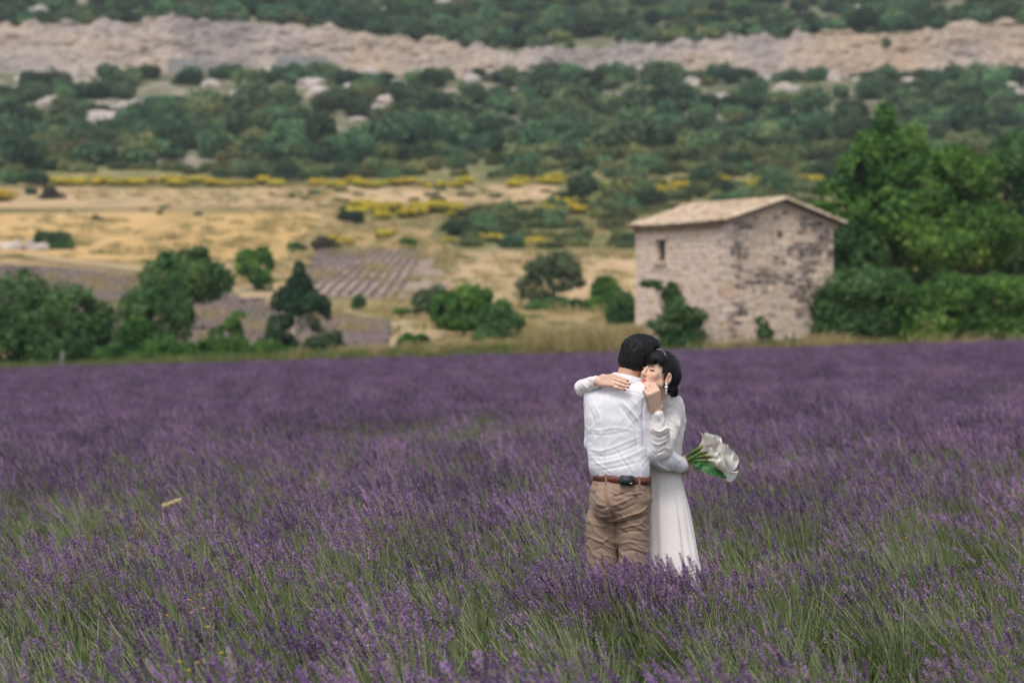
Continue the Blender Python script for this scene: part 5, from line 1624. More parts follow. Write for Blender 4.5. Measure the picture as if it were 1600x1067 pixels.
def cloth_mat(name, col, col2, rough=0.85, weave=900, bump=0.15, sheen=0.15, big=None):
    m, nt, out = new_mat(name)
    n = noise_tex(nt, 7.0, 4, 0.6)
    c = ramp(nt, [(0.35, col), (0.65, col2)], n.outputs['Fac']).outputs['Color']
    b = node(nt, "ShaderNodeBsdfPrincipled", Roughness=rough); b.inputs['Specular IOR Level'].default_value = 0.2
    b.inputs['Sheen Weight'].default_value = sheen
    nt.links.new(c, b.inputs['Base Color'])
    n2 = noise_tex(nt, weave, 2, 0.6)
    bp = node(nt, "ShaderNodeBump", Strength=bump, Distance=0.001)
    nt.links.new(n2.outputs['Fac'], bp.inputs['Height'])
    n3 = noise_tex(nt, 26, 3, 0.55, mapping=(1, 1, 0.45), distortion=0.6)
    bp2 = node(nt, "ShaderNodeBump", Strength=0.35, Distance=0.006)
    nt.links.new(n3.outputs['Fac'], bp2.inputs['Height']); nt.links.new(bp.outputs['Normal'], bp2.inputs['Normal'])
    nt.links.new(bp2.outputs['Normal'], b.inputs['Normal'])
    nt.links.new(b.outputs[0], out.inputs['Surface'])
    return m


def skin_mat(name):
    m, nt, out = new_mat(name)
    a = node(nt, "ShaderNodeAttribute", attribute_name="complexion")
    n = noise_tex(nt, 45, 3, 0.5)
    g = ramp(nt, [(0.3, (0.93, 0.92, 0.92)), (0.7, (1, 1, 1))], n.outputs['Fac']).outputs['Color']
    b = node(nt, "ShaderNodeBsdfPrincipled", Roughness=0.5); b.inputs['Specular IOR Level'].default_value = 0.35
    b.inputs['Subsurface Weight'].default_value = 0.12; b.inputs['Subsurface Radius'].default_value = (0.012, 0.005, 0.003); b.inputs['Subsurface Scale'].default_value = 0.6
    nt.links.new(mixc(nt, 1.0, a.outputs['Color'], g, 'MULTIPLY'), b.inputs['Base Color'])
    nt.links.new(b.outputs[0], out.inputs['Surface'])
    return m


def hair_mat():
    m, nt, out = new_mat("black_hair")
    tc = nt.nodes.new("ShaderNodeAttribute"); tc.attribute_name = "strand"
    n = noise_tex(nt, 1.0, 4, 0.6, vec=tc.outputs['Vector'])
    c = ramp(nt, [(0.3, (0.005, 0.005, 0.007)), (0.7, (0.013, 0.0125, 0.015))], n.outputs['Fac']).outputs['Color']
    b = node(nt, "ShaderNodeBsdfPrincipled", Roughness=0.5); b.inputs['Specular IOR Level'].default_value = 0.22
    bp = node(nt, "ShaderNodeBump", Strength=0.4, Distance=0.003)
    nt.links.new(n.outputs['Fac'], bp.inputs['Height']); nt.links.new(bp.outputs['Normal'], b.inputs['Normal'])
    nt.links.new(c, b.inputs['Base Color']); nt.links.new(b.outputs[0], out.inputs['Surface'])
    return m


M_shirt = cloth_mat("white_cotton", (0.75, 0.73, 0.79), (0.80, 0.78, 0.83))
M_dress = cloth_mat("ivory_chiffon", (0.81, 0.75, 0.735), (0.86, 0.805, 0.79), sheen=0.2)
M_chino = cloth_mat("khaki_twill", (0.245, 0.165, 0.12), (0.305, 0.21, 0.155), sheen=0.1, bump=0.25)
M_leather = surf_mat("brown_leather", [(0.3, (0.115, 0.035, 0.022)), (0.7, (0.17, 0.055, 0.035))], 30, 0.45, 0.2, 200, spec=0.4)
M_pouch = surf_mat("black_nylon", [(0.3, (0.020, 0.026, 0.034)), (0.7, (0.034, 0.042, 0.052))], 30, 0.5, 0.2, 300, spec=0.4)
M_skin = skin_mat("skin")
M_hair = hair_mat()
M_pearl = surf_mat("pearl", [(0.3, (0.70, 0.68, 0.66)), (0.7, (0.80, 0.78, 0.76))], 10, 0.22, spec=0.6)
M_red = surf_mat("red_enamel", [(0.3, (0.42, 0.035, 0.04)), (0.7, (0.48, 0.05, 0.05))], 10, 0.3, spec=0.5)
M_gold = surf_mat("pale_metal", [(0.3, (0.55, 0.50, 0.40)), (0.7, (0.62, 0.57, 0.47))], 10, 0.3, spec=0.6)

YM = 12.40
YAWM = math.radians(24.0)
fM = np.array([math.sin(YAWM), math.cos(YAWM), 0]); rM = np.array([math.cos(YAWM), -math.sin(YAWM), 0])


def basis(fwd, up=(0, 0, 1), roll=0.0):
    f = np.asarray(fwd, float); f /= np.linalg.norm(f)
    r = np.cross(f, np.asarray(up, float)); r /= np.linalg.norm(r)
    u = np.cross(r, f)
    if roll:
        c, s = math.cos(roll), math.sin(roll); r, u = r * c + u * s, u * c - r * s
    return r, f, u            # the person's right, forward, up


def hand(sc, wrist, knuckle, up_n, sizes, curl, spread, thumb, k=0.005, scale=1.0, drift=0.0, tuck=0.0):
    """palm from wrist to knuckles, four jointed fingers, a thumb off the side; up_n: normal of the hand's back"""
    wrist = np.asarray(wrist, float); knuckle = np.asarray(knuckle, float)
    d = knuckle - wrist; d /= np.linalg.norm(d)
    n = np.asarray(up_n, float); n = n - d * (n @ d); n /= np.linalg.norm(n)
    s = np.cross(d, n)                       # towards the index finger when thumb=+1
    W = 0.019 * scale
    for q in (-1.4, -0.5, 0.5, 1.4):
        sc.cap(wrist + s * q * W * 0.55, knuckle + s * q * W * 0.92, 0.0135 * scale, 0.0115 * scale, 0.008)
    out = []
    for i, q in enumerate((1.45, 0.5, -0.5, -1.4)):
        L = np.array([0.040, 0.026, 0.021]) * sizes[i] * scale
        b = knuckle + s * q * W * thumb - n * 0.001 - d * 0.004 * abs(q - 0.2) ** 1.4
        dirv = d + s * thumb * (spread * q + drift); dirv /= np.linalg.norm(dirv)
        rad = np.array([0.0098, 0.0088, 0.0078, 0.0066]) * scale * (0.92 if i == 3 else 1.0)
        p = b; ang = 0
        for j in range(3):
            ang += curl[i][j]
            dv = dirv * math.cos(ang) - n * math.sin(ang)
            e = p + dv * L[j]
            sc.cap(p, e, rad[j], rad[j + 1], 0.003)
            p = e
        out.append((p, dv, n * math.cos(ang) + dirv * math.sin(ang)))
    # thumb
    t0 = wrist + d * 0.022 * scale + s * thumb * W * 1.2
    t1 = t0 + (d * 0.8 + s * thumb * (0.62 - .5 * tuck) - n * (0.25 + .4 * tuck)) * 0.034 * scale
    t2 = t1 + (d * 0.95 + s * thumb * (0.25 - .5 * tuck) - n * (0.3 + .5 * tuck)) * 0.027 * scale
    sc.cap(wrist + d * 0.012, t0, 0.013 * scale, 0.0125 * scale, 0.008)
    sc.cap(t0, t1, 0.012 * scale, 0.0100 * scale, 0.006); sc.cap(t1, t2, 0.0098 * scale, 0.0078 * scale, 0.004)
    return out


# ------------------------------------------------------------------ the man, seen from behind
def m_at(px, py, dy=0.0): return at(px, py, YM + dy)


def man():
    gx, gy = 0.55, YM
    root = empty("person", (gx, gy, float(height(gx, gy))))
    tag(root, "person in white shirt and khaki trousers seen from behind, hugging the other", "person", "embracing couple")
    zg = root.location.z
    z = lambda py: HC - (py - YH) * YM / F
    X = lambda px: (px - 800) * YM / F
    # joints
    shL, elL, wrL = m_at(931, 621, 0.075), m_at(931, 692, 0.16), m_at(985, 722, 0.36)
    shR, elR, wrR = m_at(1001, 619, -0.045), m_at(1013, 703, 0.00), m_at(1066, 728, 0.14)
    headC = m_at(998, 557.5, 0.045)
    # ---------------- body
    b = Sculpt((0.20, 12.08, -0.06), (1.05, 12.95, 1.80), 0.0035)
    b.loft([(z(795), X(968), YM, .11, .07), (z(770), X(969), YM, .13, .09), (z(740), X(970), YM, .12, .085), (z(700), X(964), YM, .125, .085), (z(640), X(963), YM, .135, .085), (z(612), X(966), YM, .125, .07), (z(598), X(972), YM + .01, .08, .05)], YAWM, 0.02)
    for s, px in ((-1, 944), (1, 991)):
        hip = m_at(px, 800, -s * 0.03); kn = m_at(px + 1, 905, -s * .03 + .01); an = m_at(px + 2, 1015, -s * .03)
        b.cap(hip, kn, .058, .046, .02); b.cap(kn, an, .046, .036, .02)
        b.cap(an + [0, 0, -0.05], an + fM * 0.15 + [0, 0, -0.065], .04, .034, .02)
    b.chain([shL, elL, wrL], [.040, .036, .027], .02)
    b.chain([shR, elR, wrR], [.040, .036, .027], .02)
    # neck and head
    b.cap(m_at(976, 602, 0.0), m_at(992, 562, 0.03), .062, .056, .02)
    r, f, u = basis((math.sin(math.radians(38)), math.cos(math.radians(38)), -0.10), (0.20, 0, 1))
    R = np.stack([r, f, u])
    P = lambda a, b_, c: headC + r * a + f * b_ + u * c
    b.ell(P(0, -.012, .02), (.073, .092, .088), R, .015)
    b.ell(P(0, .035, -.035), (.060, .058, .078), R, .02)
    b.cap(P(0, .075, -.095), P(0, .06, -.10), .024, .03, .02)                 # chin
    b.cap(P(0, .098, .0), P(0, .112, -.035), .010, .014, .012)                # nose
    b.ell(P(0, .092, -.066), (.024, .010, .010), R, .006)                     # mouth
    for s in (-1, 1):
        b.ell(P(s * .031, .092, .008), (.016, .010, .008), R, .008, 'sub')    # eye sockets
        b.ell(P(s * .031, .082, .006), (.012, .010, .007), R, .002)           # eyes
        b.ell(P(s * .074, -.004, -.018), (.010, .020, .031), R, .006)         # ears
        b.ell(P(s * .080, .002, -.016), (.006, .011, .018), R, .004, 'sub')
    # right hand closes on the bouquet's stems
    hd = hand(b, wrR, wrR + np.array([0.030, 0.055, -0.004]), (0.75, -0.5, 0.1), (1.0, 1.06, 1.0, .82), [(.9, 1.1, .8)] * 4, .06, -1, scale=1.05)
    hl = hand(b, wrL, wrL + np.array([0.075, 0.02, -0.01]), (0.1, 0.98, 0.0), (1.0, 1.06, 1.0, .82), [(.25, .3, .2)] * 4, .06, 1, scale=1.05)

    def col(V, N):
        c = np.tile(np.array([0.52, 0.30, 0.205]), (len(V), 1))
        n = fbm(V * 30, 2, 4)[:, None]
        c = c * (0.92 + 0.16 * n)
        q = (V - headC) @ R.T
        lip = (np.abs(q[:, 0]) < .024) & (np.abs(q[:, 2] + .066) < .009) & (q[:, 1] > .07)
        c[lip] = (0.42, 0.16, 0.13)
        for s in (-1, 1):
            br = (np.abs(q[:, 0] - s * .032) < .02) & (np.abs(q[:, 2] - .028) < .005) & (q[:, 1] > .06); c[br] = (.03, .025, .02)
            ey = (np.hypot((q[:, 0] - s * .031) / .012, (q[:, 2] - .006) / .006) < 1) & (q[:, 1] > .06); c[ey] = (.05, .04, .04)
        return {"complexion": c}
    body_obj("body", b, M_skin, root, 1, attrs_fn=col)

    # ---------------- hair
    hsc = Sculpt(headC - .18, headC + .18, 0.003)
    hsc.ell(P(0, -.012, .022), (.0835, .103, .095), R, .01)
    hsc.ell(P(0, -.055, -.022), (.074, .058, .070), R, .02)
    hsc.ell(P(0.01, .03, .075), (.070, .075, .042), R, .02)
    hsc.cut(lambda X_, Y_, Z_: -1 * 0 + _hair_cut_m(X_, Y_, Z_, headC, R), 0.006)
    def hw(V, N):
        q = (V - headC) @ R.T
        ang = np.arctan2(q[:, 0], q[:, 1] + .02); el = np.arctan2(q[:, 2] - .02, np.hypot(q[:, 0], q[:, 1] + .02))
        return (fbm(np.stack([ang * 16, el * 2.2, el * 0], -1), 3, 5) - .5) * .008 + (fbm(V * 60, 2, 6) - .5) * .003
    def st(V, N):
        q = (V - headC) @ R.T
        ang = np.arctan2(q[:, 0], q[:, 1] + .02); el = np.arctan2(q[:, 2] - .02, np.hypot(q[:, 0], q[:, 1] + .02))
        return {"strand": np.stack([ang * 34, el * 3.0, np.zeros(len(V))], -1)}
    body_obj("hair", hsc, M_hair, root, 2, wrinkle=hw, attrs_fn=st)
    # loose strands so that the outline is not smooth
    rg = np.random.default_rng(8); mb = MB()
    for k in range(420):
        a = rg.uniform(-np.pi, np.pi); e = rg.uniform(-0.6, 0.75)
        dirv = r * math.sin(a) * math.cos(e) + f * math.cos(a) * math.cos(e) + u * math.sin(e)
        c0 = P(0, -.012, .022) + (r * (dirv @ r) * .084 + f * (dirv @ f) * .104 + u * (dirv @ u) * .098)
        if (dirv @ f) > 0.55 and (dirv @ u) < 0.35: continue
        down = -u + dirv * (dirv @ u); down /= np.linalg.norm(down) + 1e-6
        L = rg.uniform(.02, .045)
        mid = c0 + down * L * .5 + dirv * .001; tip = c0 + down * L + dirv * rg.uniform(-.006, .001) + rg.normal(0, .003, 3)
        add_tube(mb, [c0 - dirv * .006, mid, tip], [.0011, .0010, .0004], 3, 0)
    o = add("hair_strands", mb.mesh("hair_strands", [M_hair]), bpy.data.objects[root.children[-1].name]); 
    o.matrix_parent_inverse = Matrix.Identity(4); o.location = -np.array(root.location)

    # ---------------- shirt
    s = Sculpt((0.26, 12.10, 0.92), (1.02, 12.90, 1.60), 0.0035)
    s.loft([(z(747), X(971), YM, .142, .104), (z(741), X(970), YM, .150, .113), (z(732), X(968), YM, .158, .119), (z(715), X(966), YM, .158, .118), (z(690), X(964), YM, .157, .116), (z(655), X(962), YM, .163, .120), (z(630), X(964), YM, .166, .116), (z(614), X(966), YM + .004, .158, .104), (z(603), X(971), YM + .01, .120, .086), (z(595), X(977), YM + .012, .082, .074), (z(589), X(981), YM + .014, .071, .070), (z(582), X(985), YM + .018, .067, .066)], YAWM, 0.02)
    s.cap(m_at(978, 600, .01), shL + [.005, 0, .004], .05, .052, .03)
    s.cap(m_at(984, 600, .00), shR + [0, 0, .004], .05, .052, .03)
    s.chain([shL, elL, wrL], [.060, .056, .038], .022)
    s.chain([shR, elR, elR * .5 + wrR * .5 + [0, 0, -.004], wrR - (wrR - elR) * .10], [.059, .054, .056, .042], .020)
    s.cap(wrR - (wrR - elR) * .16, wrR - (wrR - elR) * .03, .040, .036, .004)      # cuff
    # collar leaf
    s.loft([(z(598), X(975), YM + .008, .102, .086), (z(595), X(976), YM + .010, .100, .086), (z(588), X(979), YM + .014, .088, .080), (z(580), X(982), YM + .018, .078, .074)], YAWM, 0.002)
    s.cut(lambda A, B, C: np.sqrt((A - X(985)) ** 2 + (B - YM - .022) ** 2) - .066 + 100 * (C < z(588.5)), 0.002)
    s.cut(lambda A, B, C: (C - z(579)) * -1 - (A - X(950)) * .22 + 100 * (C < z(600)), 0.003)
    fold = [([(921, 607), (950, 609), (985, 612), (1004, 617)], -2.2, 4), ([(921, 605), (950, 607), (985, 610), (1004, 615)], 1.6, 5),
            ([(949, 610), (947, 640), (946, 690), (948, 730)], 2.2, 7), ([(943, 610), (940, 650), (940, 700)], -1.8, 6), ([(955, 612), (953, 650), (953, 690)], -1.8, 6),
            ([(972, 628), (985, 642), (998, 660), (1004, 690)], 5.5, 9), ([(968, 634), (980, 650), (992, 668), (997, 700)], -5, 9), ([(982, 622), (994, 632), (1003, 650)], 3.5, 8), ([(1006, 625), (1004, 655), (1006, 695)], -5, 8),
            ([(914, 668), (935, 672), (965, 668), (1000, 676)], 2.2, 8), ([(916, 678), (945, 680), (980, 674)], -2.2, 8),
            ([(915, 700), (940, 704), (975, 692), (1003, 680)], 2.8, 8), ([(916, 712), (950, 712), (985, 700), (1005, 690)], -2.6, 8),
            ([(918, 725), (950, 722), (985, 712), (1008, 700)], 3.2, 9), ([(935, 735), (965, 730), (1000, 722)], -3, 7), ([(928, 718), (955, 738)], 2.6, 7), ([(975, 715), (990, 738)], 3, 7), ([(960, 700), (985, 735)], -2, 8), ([(1000, 715), (1005, 740)], 3, 6),
            ([(922, 640), (930, 665), (926, 700)], -2.6, 8), ([(930, 632), (938, 655)], 2, 7),
            ([(1020, 706), (1030, 716), (1034, 730)], -5, 6), ([(1030, 704), (1042, 716), (1044, 732)], 5, 6), ([(1042, 708), (1052, 718), (1054, 734)], -4, 6), ([(1052, 712), (1062, 722)], 3.5, 6), ([(1024, 724), (1045, 734)], 3.5, 6)]
    def wr(V, N):
        q = V * np.array([9, 9, 16]) + np.array([0, 0, 0.6]) * (V[:, :1] * 10)
        e = np.stack([(V[:, 0] + V[:, 2] * .8) * 13, V[:, 1] * 9, (V[:, 2] - V[:, 0] * .8) * 5], -1)
        g = np.stack([(V[:, 0] - V[:, 2] * 1.1) * 15, V[:, 1] * 9, (V[:, 2] + V[:, 0] * .9) * 5 + 7], -1)
        return (np.abs(fbm(q, 2, 12) - .5) - .1) * .008 + (fbm(V * 7, 2, 15) - .5) * .010 + ridged(e * .8, 51) * .0022 + ridged(g * .8, 52) * .0016
    fold = [(p, a * (.62 if p[0][1] > 660 else .85), w) for p, a, w in fold]
    body_obj("shirt", s, M_shirt, root, 1, fold, wr)

    # ---------------- trousers
    t = Sculpt((0.30, 12.10, -0.02), (0.85, 12.70, 1.05), 0.004)
    t.loft([(z(812), X(968), YM, .150, .100), (z(800), X(968.5), YM, .160, .118), (z(780), X(969), YM, .161, .124), (z(762), X(970), YM, .158, .120), (z(750), X(971.5), YM, .148, .110), (z(741), X(972), YM, .144, .106)], YAWM, 0.02)
    for sgn, px, off in ((-1, 952, .010), (1, 991, -.012)):
        t.ell(m_at(px, 783, -.055 + off * -2), (.075, .075, .088), None, .03)          # seat
    for sgn, px in ((-1, 941.5), (1, 990.5)):
        hip = m_at(px, 812, -sgn * 0.03); kn = m_at(px + 1, 905, -sgn * .03 + .005); an = m_at(px + 1, 1030, -sgn * .03)
        t.cap(hip, kn, .082, .074, .010); t.cap(kn, an, .072, .060, .008)
    t.cap(m_at(966, 795, 0.0), m_at(966, 838, 0.0), .062, .050, .02)
    tf = [([(946, 752), (945, 770), (950, 790), (958, 812)], -9, 7), ([(958, 800), (961, 825), (962, 850)], -10, 9),
          ([(928, 800), (940, 806), (955, 806)], 5, 6), ([(926, 808), (940, 814), (954, 812)], -5, 6), ([(926, 818), (942, 822), (955, 818)], 4, 6), ([(928, 790), (938, 795), (950, 792)], -4, 6), ([(924, 775), (934, 786), (946, 790)], 4, 8),
          ([(962, 812), (980, 806), (1000, 800), (1012, 790)], 6, 6), ([(963, 819), (982, 814), (1002, 808), (1013, 800)], -6, 6), ([(963, 827), (982, 822), (1003, 818)], 5, 6), ([(964, 835), (985, 830), (1008, 830)], -4, 6), ([(958, 800), (975, 796), (995, 786)], -4, 6), ([(956, 790), (972, 784), (990, 776)], 4.5, 7), ([(955, 778), (970, 772), (985, 768)], -4, 6),
          ([(966, 850), (985, 846), (1006, 850)], 3.5, 7), ([(970, 862), (990, 860), (1008, 866)], -3, 7), ([(926, 840), (940, 846), (954, 838)], 3.5, 7), ([(926, 860), (940, 856), (952, 864)], -3, 7),
          ([(1011, 755), (1012, 800), (1010, 860)], -3, 4), ([(986, 772), (1008, 769)], 2.4, 3), ([(986, 775), (1008, 772)], -2.4, 3), ([(926, 773), (938, 775)], 2.2, 3)]
    def wt(V, N):
        e = np.stack([(V[:, 0] - V[:, 2] * .5) * 8, V[:, 1] * 9, (V[:, 2] + V[:, 0] * .5) * 22], -1)
        return (np.abs(fbm(V * np.array([12, 12, 20]), 2, 22) - .5) - .1) * .008 + (fbm(V * 6, 2, 25) - .5) * .006 + ridged(e, 53) * .0055
    tr = body_obj("trousers", t, M_chino, root, 1, tf, wt)

    mb = MB()
    bp_ = m_at(993, 773, -.125) - np.array(root.location)
    add_tube(mb, [bp_, bp_ + [0, -.012, 0]], .006, 8)
    add("pocket_button", mb.mesh("pocket_button", [M_pouch]), tr)
    # belt, loops and pouch
    def band_pts(py_l, py_r, grow, n=72):
        A = np.linspace(0, 2 * np.pi, n, endpoint=False)
        a, bb = .146 + grow, .108 + grow
        loc = np.stack([a * np.cos(A), bb * np.sin(A)], -1)
        x = X(972) + loc[:, 0] * rM[0] + loc[:, 1] * fM[0]; y = YM + loc[:, 0] * rM[1] + loc[:, 1] * fM[1]
        tt = (x - X(928)) / (X(1017) - X(928))
        return x, y, z(py_l + (py_r - py_l) * tt)
    mb = MB(); n = 72
    rings = [band_pts(738, 744.5, .004), band_pts(738, 744.5, .0085), band_pts(750.5, 756, .0095), band_pts(750.5, 756, .004)]
    V = np.concatenate([np.stack(q, -1) for q in rings]) - np.array(root.location)
    j = np.arange(n); k = (j + 1) % n
    mb.add(V, np.vstack([np.stack([q * n + j, q * n + k, (q + 1) % 4 * n + k, (q + 1) % 4 * n + j], -1) for q in range(4)]))
    add("belt", mb.mesh("belt", [M_leather], True), root)
    for px in (947, 999):
        x, y, zz = band_pts(738, 744.5, .011, 720)
        i = int(np.argmin(np.where(y < YM, np.abs(800 + F * x / y - px), 1e9)))
        mb = MB(); mb.add(box_verts((0, 0, 0), (.011, .006, .056)), BOXF)
        o = add("belt_loop", mb.mesh("belt_loop", [M_chino]), root, np.array([x[i], y[i], zz[i] - .024]) - np.array(root.location)); o.rotation_euler = (0, 0, math.atan2(-(y[i] - YM), -(x[i] - X(972))) + math.pi / 2)
    x, y, zz = band_pts(738, 744.5, .022, 720)
    i = int(np.argmin(np.where(y < YM, np.abs(800 + F * x / y - 979.5), 1e9)))
    import bmesh
    bm = bmesh.new(); bmesh.ops.create_cube(bm, size=1.0)
    for v_ in bm.verts: v_.co = (v_.co.x * .078, v_.co.y * .028, v_.co.z * .050)
    bmesh.ops.bevel(bm, geom=bm.edges[:], offset=.007, segments=3, affect='EDGES')
    me = bpy.data.meshes.new("belt_pouch"); bm.to_mesh(me); bm.free(); me.materials.append(M_pouch)
    for p in me.polygons: p.use_smooth = True
    yawp = math.atan2(x[i] - X(972), -(y[i] - YM)) * 0.55
    po = add("belt_pouch", me, root, np.array([x[i], y[i], zz[i] - .020]) - np.array(root.location), (0, math.radians(4), yawp))
    mb = MB(); mb.add(box_verts((.020, -.0150, -.012), (.013, .003, .005)), BOXF)
    add("clasp", mb.mesh("clasp", [surf_mat("brass", [(0.3, (0.55, 0.42, 0.10)), (0.7, (0.65, 0.5, 0.15))], 5, 0.35)]), po)
    return hd, wrR


def _hair_cut_m(X_, Y_, Z_, c, R):
    x, y, z = X_ - c[0], Y_ - c[1], Z_ - c[2]
    b = R[1, 0] * x + R[1, 1] * y + R[1, 2] * z
    u = R[2, 0] * x + R[2, 1] * y + R[2, 2] * z
    a = np.abs(R[0, 0] * x + R[0, 1] * y + R[0, 2] * z)
    # removed where negative: the face, and everything below the neck hairline
    face = np.maximum(b - (0.045 + 0.5 * np.maximum(u - 0.03, 0)), -(u - 0.055))          # positive in front and below the fringe
    face = np.minimum(b - 0.040, 0.052 - u)
    neck = -0.078 - u + 0.25 * np.maximum(b + 0.02, 0) * 3
    side = np.minimum(b + 0.005, -0.012 - u)
    return -np.maximum(np.maximum(face, neck), side)


HANDS, WRIST_R = man()


# ------------------------------------------------------------------ the woman, facing the camera with her head on the man's shoulder
def woman():
    YW = 12.64
    w_at = lambda px, py, Y: at(px, py, Y)
    gx, gy = 0.80, YW
    root = empty("person", (gx, gy, float(height(gx, gy))))
    tag(root, "person in a long white dress resting her head on the other's shoulder", "person", "embracing couple")
    YAW = math.radians(24.0 + 180.0)
    z = lambda py: HC - (py - YH) * YW / F
    X = lambda px: (px - 800) * YW / F
    # joints
    shL, elL, wrL = w_at(1050, 633, 12.60), w_at(1032, 700, 12.405), w_at(1026.5, 645, 12.315)
    shR, elR, wrR = w_at(992, 625, 12.70), w_at(911, 606, 12.515), w_at(936, 595.5, 12.335)
    hc = w_at(1027.8, 583, 12.405)
    r, f, u = basis((-0.70, -0.64, 0.29), (0.14, 0.0, 1.0))
    R = np.stack([r, f, u]); P = lambda a, b_, c: hc + r * a + f * b_ + u * c
    b = Sculpt((0.28, 12.10, -0.04), (1.10, 12.95, 1.70), 0.003)
    b.loft([(z(800), X(1032), YW, .12, .09), (z(740), X(1031), YW, .09, .07), (z(690), X(1033), YW, .092, .072), (z(640), X(1035), YW, .095, .065), (z(624), X(1037), YW - .01, .06, .045)], YAW, .02)
    for s, px in ((-1, 1015), (1, 1048)):
        hip = w_at(px, 800, YW); an = w_at(px, 1020, YW)
        b.cap(hip, w_at(px, 905, YW), .07, .05, .03); b.cap(w_at(px, 905, YW), an, .048, .032, .02); b.cap(an + [0, 0, -.035], an + np.array([-.05, -.12, -.05]), .034, .028, .02)
    b.chain([shL, elL, wrL], [.038, .034, .0235], .015)
    b.chain([shR, elR, wrR], [.038, .034, .0235], .015)
    # neck
    b.cap(w_at(1040, 630, 12.555), P(0, -.025, -.065), .044, .041, .02)
    # head
    b.ell(P(0, -.018, .022), (.070, .088, .084), R, .015)
    b.ell(P(0, .030, -.034), (.056, .054, .066), R, .02)
    b.cap(P(-.01, .066, -.096), P(.01, .066, -.096), .018, .018, .022)         # chin
    for s in (-1, 1):
        b.cap(P(s * .046, .010, -.058), P(s * .016, .062, -.092), .020, .016, .025)      # jaw
        b.ell(P(s * .036, .060, -.026), (.019, .016, .018), R, .02)                     # cheek
        b.ell(P(s * .030, .091, .004), (.017, .011, .0085), R, .010, 'sub')
        b.ell(P(s * .030, .0765, .000), (.0145, .0105, .0085), R, .003)                  # lids
        b.ell(P(s * .078, -.006, -.020), (.013, .021, .033), R, .006)
        b.ell(P(s * .090, -.002, -.015), (.007, .011, .018), R, .004, 'sub')
    b.cap(P(0, .083, .008), P(0, .101, -.030), .0065, .0095, .010)              # nose
    for s in (-1, 1): b.ell(P(s * .0095, .092, -.034), (.0070, .0085, .0060), R, .004)
    b.ell(P(0, .0820, -.0570), (.0155, .0085, .0046), R, .004)                   # lips
    b.ell(P(0, .0812, -.0640), (.0130, .0085, .0050), R, .003)
    b.ell(P(0, .0865, -.0605), (.0145, .0040, .0010), R, .002, 'sub')
    # right hand spread on the man's back
    back_n = np.array([-0.25, -0.93, 0.28])
    hr = hand(b, wrR, w_at(957.5, 594.0, 12.278), back_n, (1.0, 1.06, 1.0, .85), [(.16, .30, .15), (.20, .30, .16), (.24, .32, .18), (.28, .34, .18)], -.02, -1, scale=1.0, drift=-.30, tuck=1.0)
    # left hand, curled over the man's shoulder
    hl = hand(b, wrL, w_at(1021, 613.5, 12.262), (0.25, -0.95, 0.25), (1.0, 1.05, 1.0, .85), [(1.0, 1.1, .6), (1.05, 1.1, .6), (1.05, 1.1, .6), (1.1, 1.1, .6)], .03, 1, scale=1.1, tuck=1.0)

    def col(V, N):
        c = np.tile(np.array([0.76, 0.505, 0.38]), (len(V), 1)) * (0.95 + 0.10 * fbm(V * 30, 2, 4)[:, None])
        q = (V - hc) @ R.T
        fr = q[:, 1] > .03
        def mixin(m, colr): c[:] = c * (1 - m[:, None]) + np.array(colr) * m[:, None]
        for s in (-1, 1):
            m = np.exp(-(((q[:, 0] - s * .044) / .020) ** 2 + ((q[:, 2] + .032) / .020) ** 2)) * fr * .60
            mixin(m, (0.72, 0.33, 0.23))
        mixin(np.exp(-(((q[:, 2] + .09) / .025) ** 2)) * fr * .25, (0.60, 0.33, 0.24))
        m = np.clip(1.25 - np.hypot(q[:, 0] / .0150, (q[:, 2] + .0605) / .0085), 0, .25) * 4 * (q[:, 1] > .068)
        mixin(m * .85, (0.60, 0.15, 0.12))
        for s in (-1, 1):
            e = q - np.array([s * .030, 0, .000])
            arc = np.abs(e[:, 2] + .0050 - .0015 * (e[:, 0] / .014) ** 2)
            m = ((arc < .0021) & (np.abs(e[:, 0]) < .0155) & (q[:, 1] > .055)).astype(float); mixin(m, (0.035, 0.022, 0.020))
            m = np.exp(-((np.abs(e[:, 2] - .010) / .006) ** 2 + (e[:, 0] / .016) ** 2)) * fr * .35; mixin(m, (0.50, 0.24, 0.19))
            m = ((np.abs(e[:, 2] - .021 + .1 * e[:, 0] * s) < .0034) & (np.abs(e[:, 0] - s * .003) < .018) & (q[:, 1] > .05)).astype(float) * .35; mixin(m, (0.10, 0.07, 0.06))
        ear = np.exp(-((q[:, 1] + .010) / .02) ** 2 - ((q[:, 2] + .018) / .03) ** 2) * (np.abs(q[:, 0]) > .062)
        mixin(ear * .6, (0.66, 0.30, 0.22))
        # warm finger tips
        return {"complexion": c}
    body_obj("body", b, M_skin, root, 1, attrs_fn=col)
    # nails
    for hnd in (hr,):
        for p, dv, nn in hnd:
            import bmesh
            bm = bmesh.new(); bmesh.ops.create_icosphere(bm, subdivisions=2, radius=1.0)
            me = bpy.data.meshes.new("fingernail"); 
            for v_ in bm.verts: v_.co = (v_.co.x * .0052, v_.co.y * .0078, v_.co.z * .0026)
            bm.to_mesh(me); bm.free(); me.materials.append(M_red)
            sx = np.cross(dv, nn)
            M = Matrix((tuple(sx), tuple(dv), tuple(nn))).transposed()
            o = add("fingernail", me, root, p + nn * .0052 + dv * .002 - np.array(root.location)); o.rotation_euler = M.to_euler()

    # ---------------- hair
    h = Sculpt(hc - .20, hc + .20, .003)
    h.ell(P(0, -.020, .026), (.0845, .104, .100), R, .01)
    h.ell(P(0, -.066, .000), (.078, .072, .082), R, .03)
    h.ell(P(-.02, .045, .060), (.050, .046, .040), R, .02)
    h.ell(P(.03, .040, .056), (.042, .044, .040), R, .02)
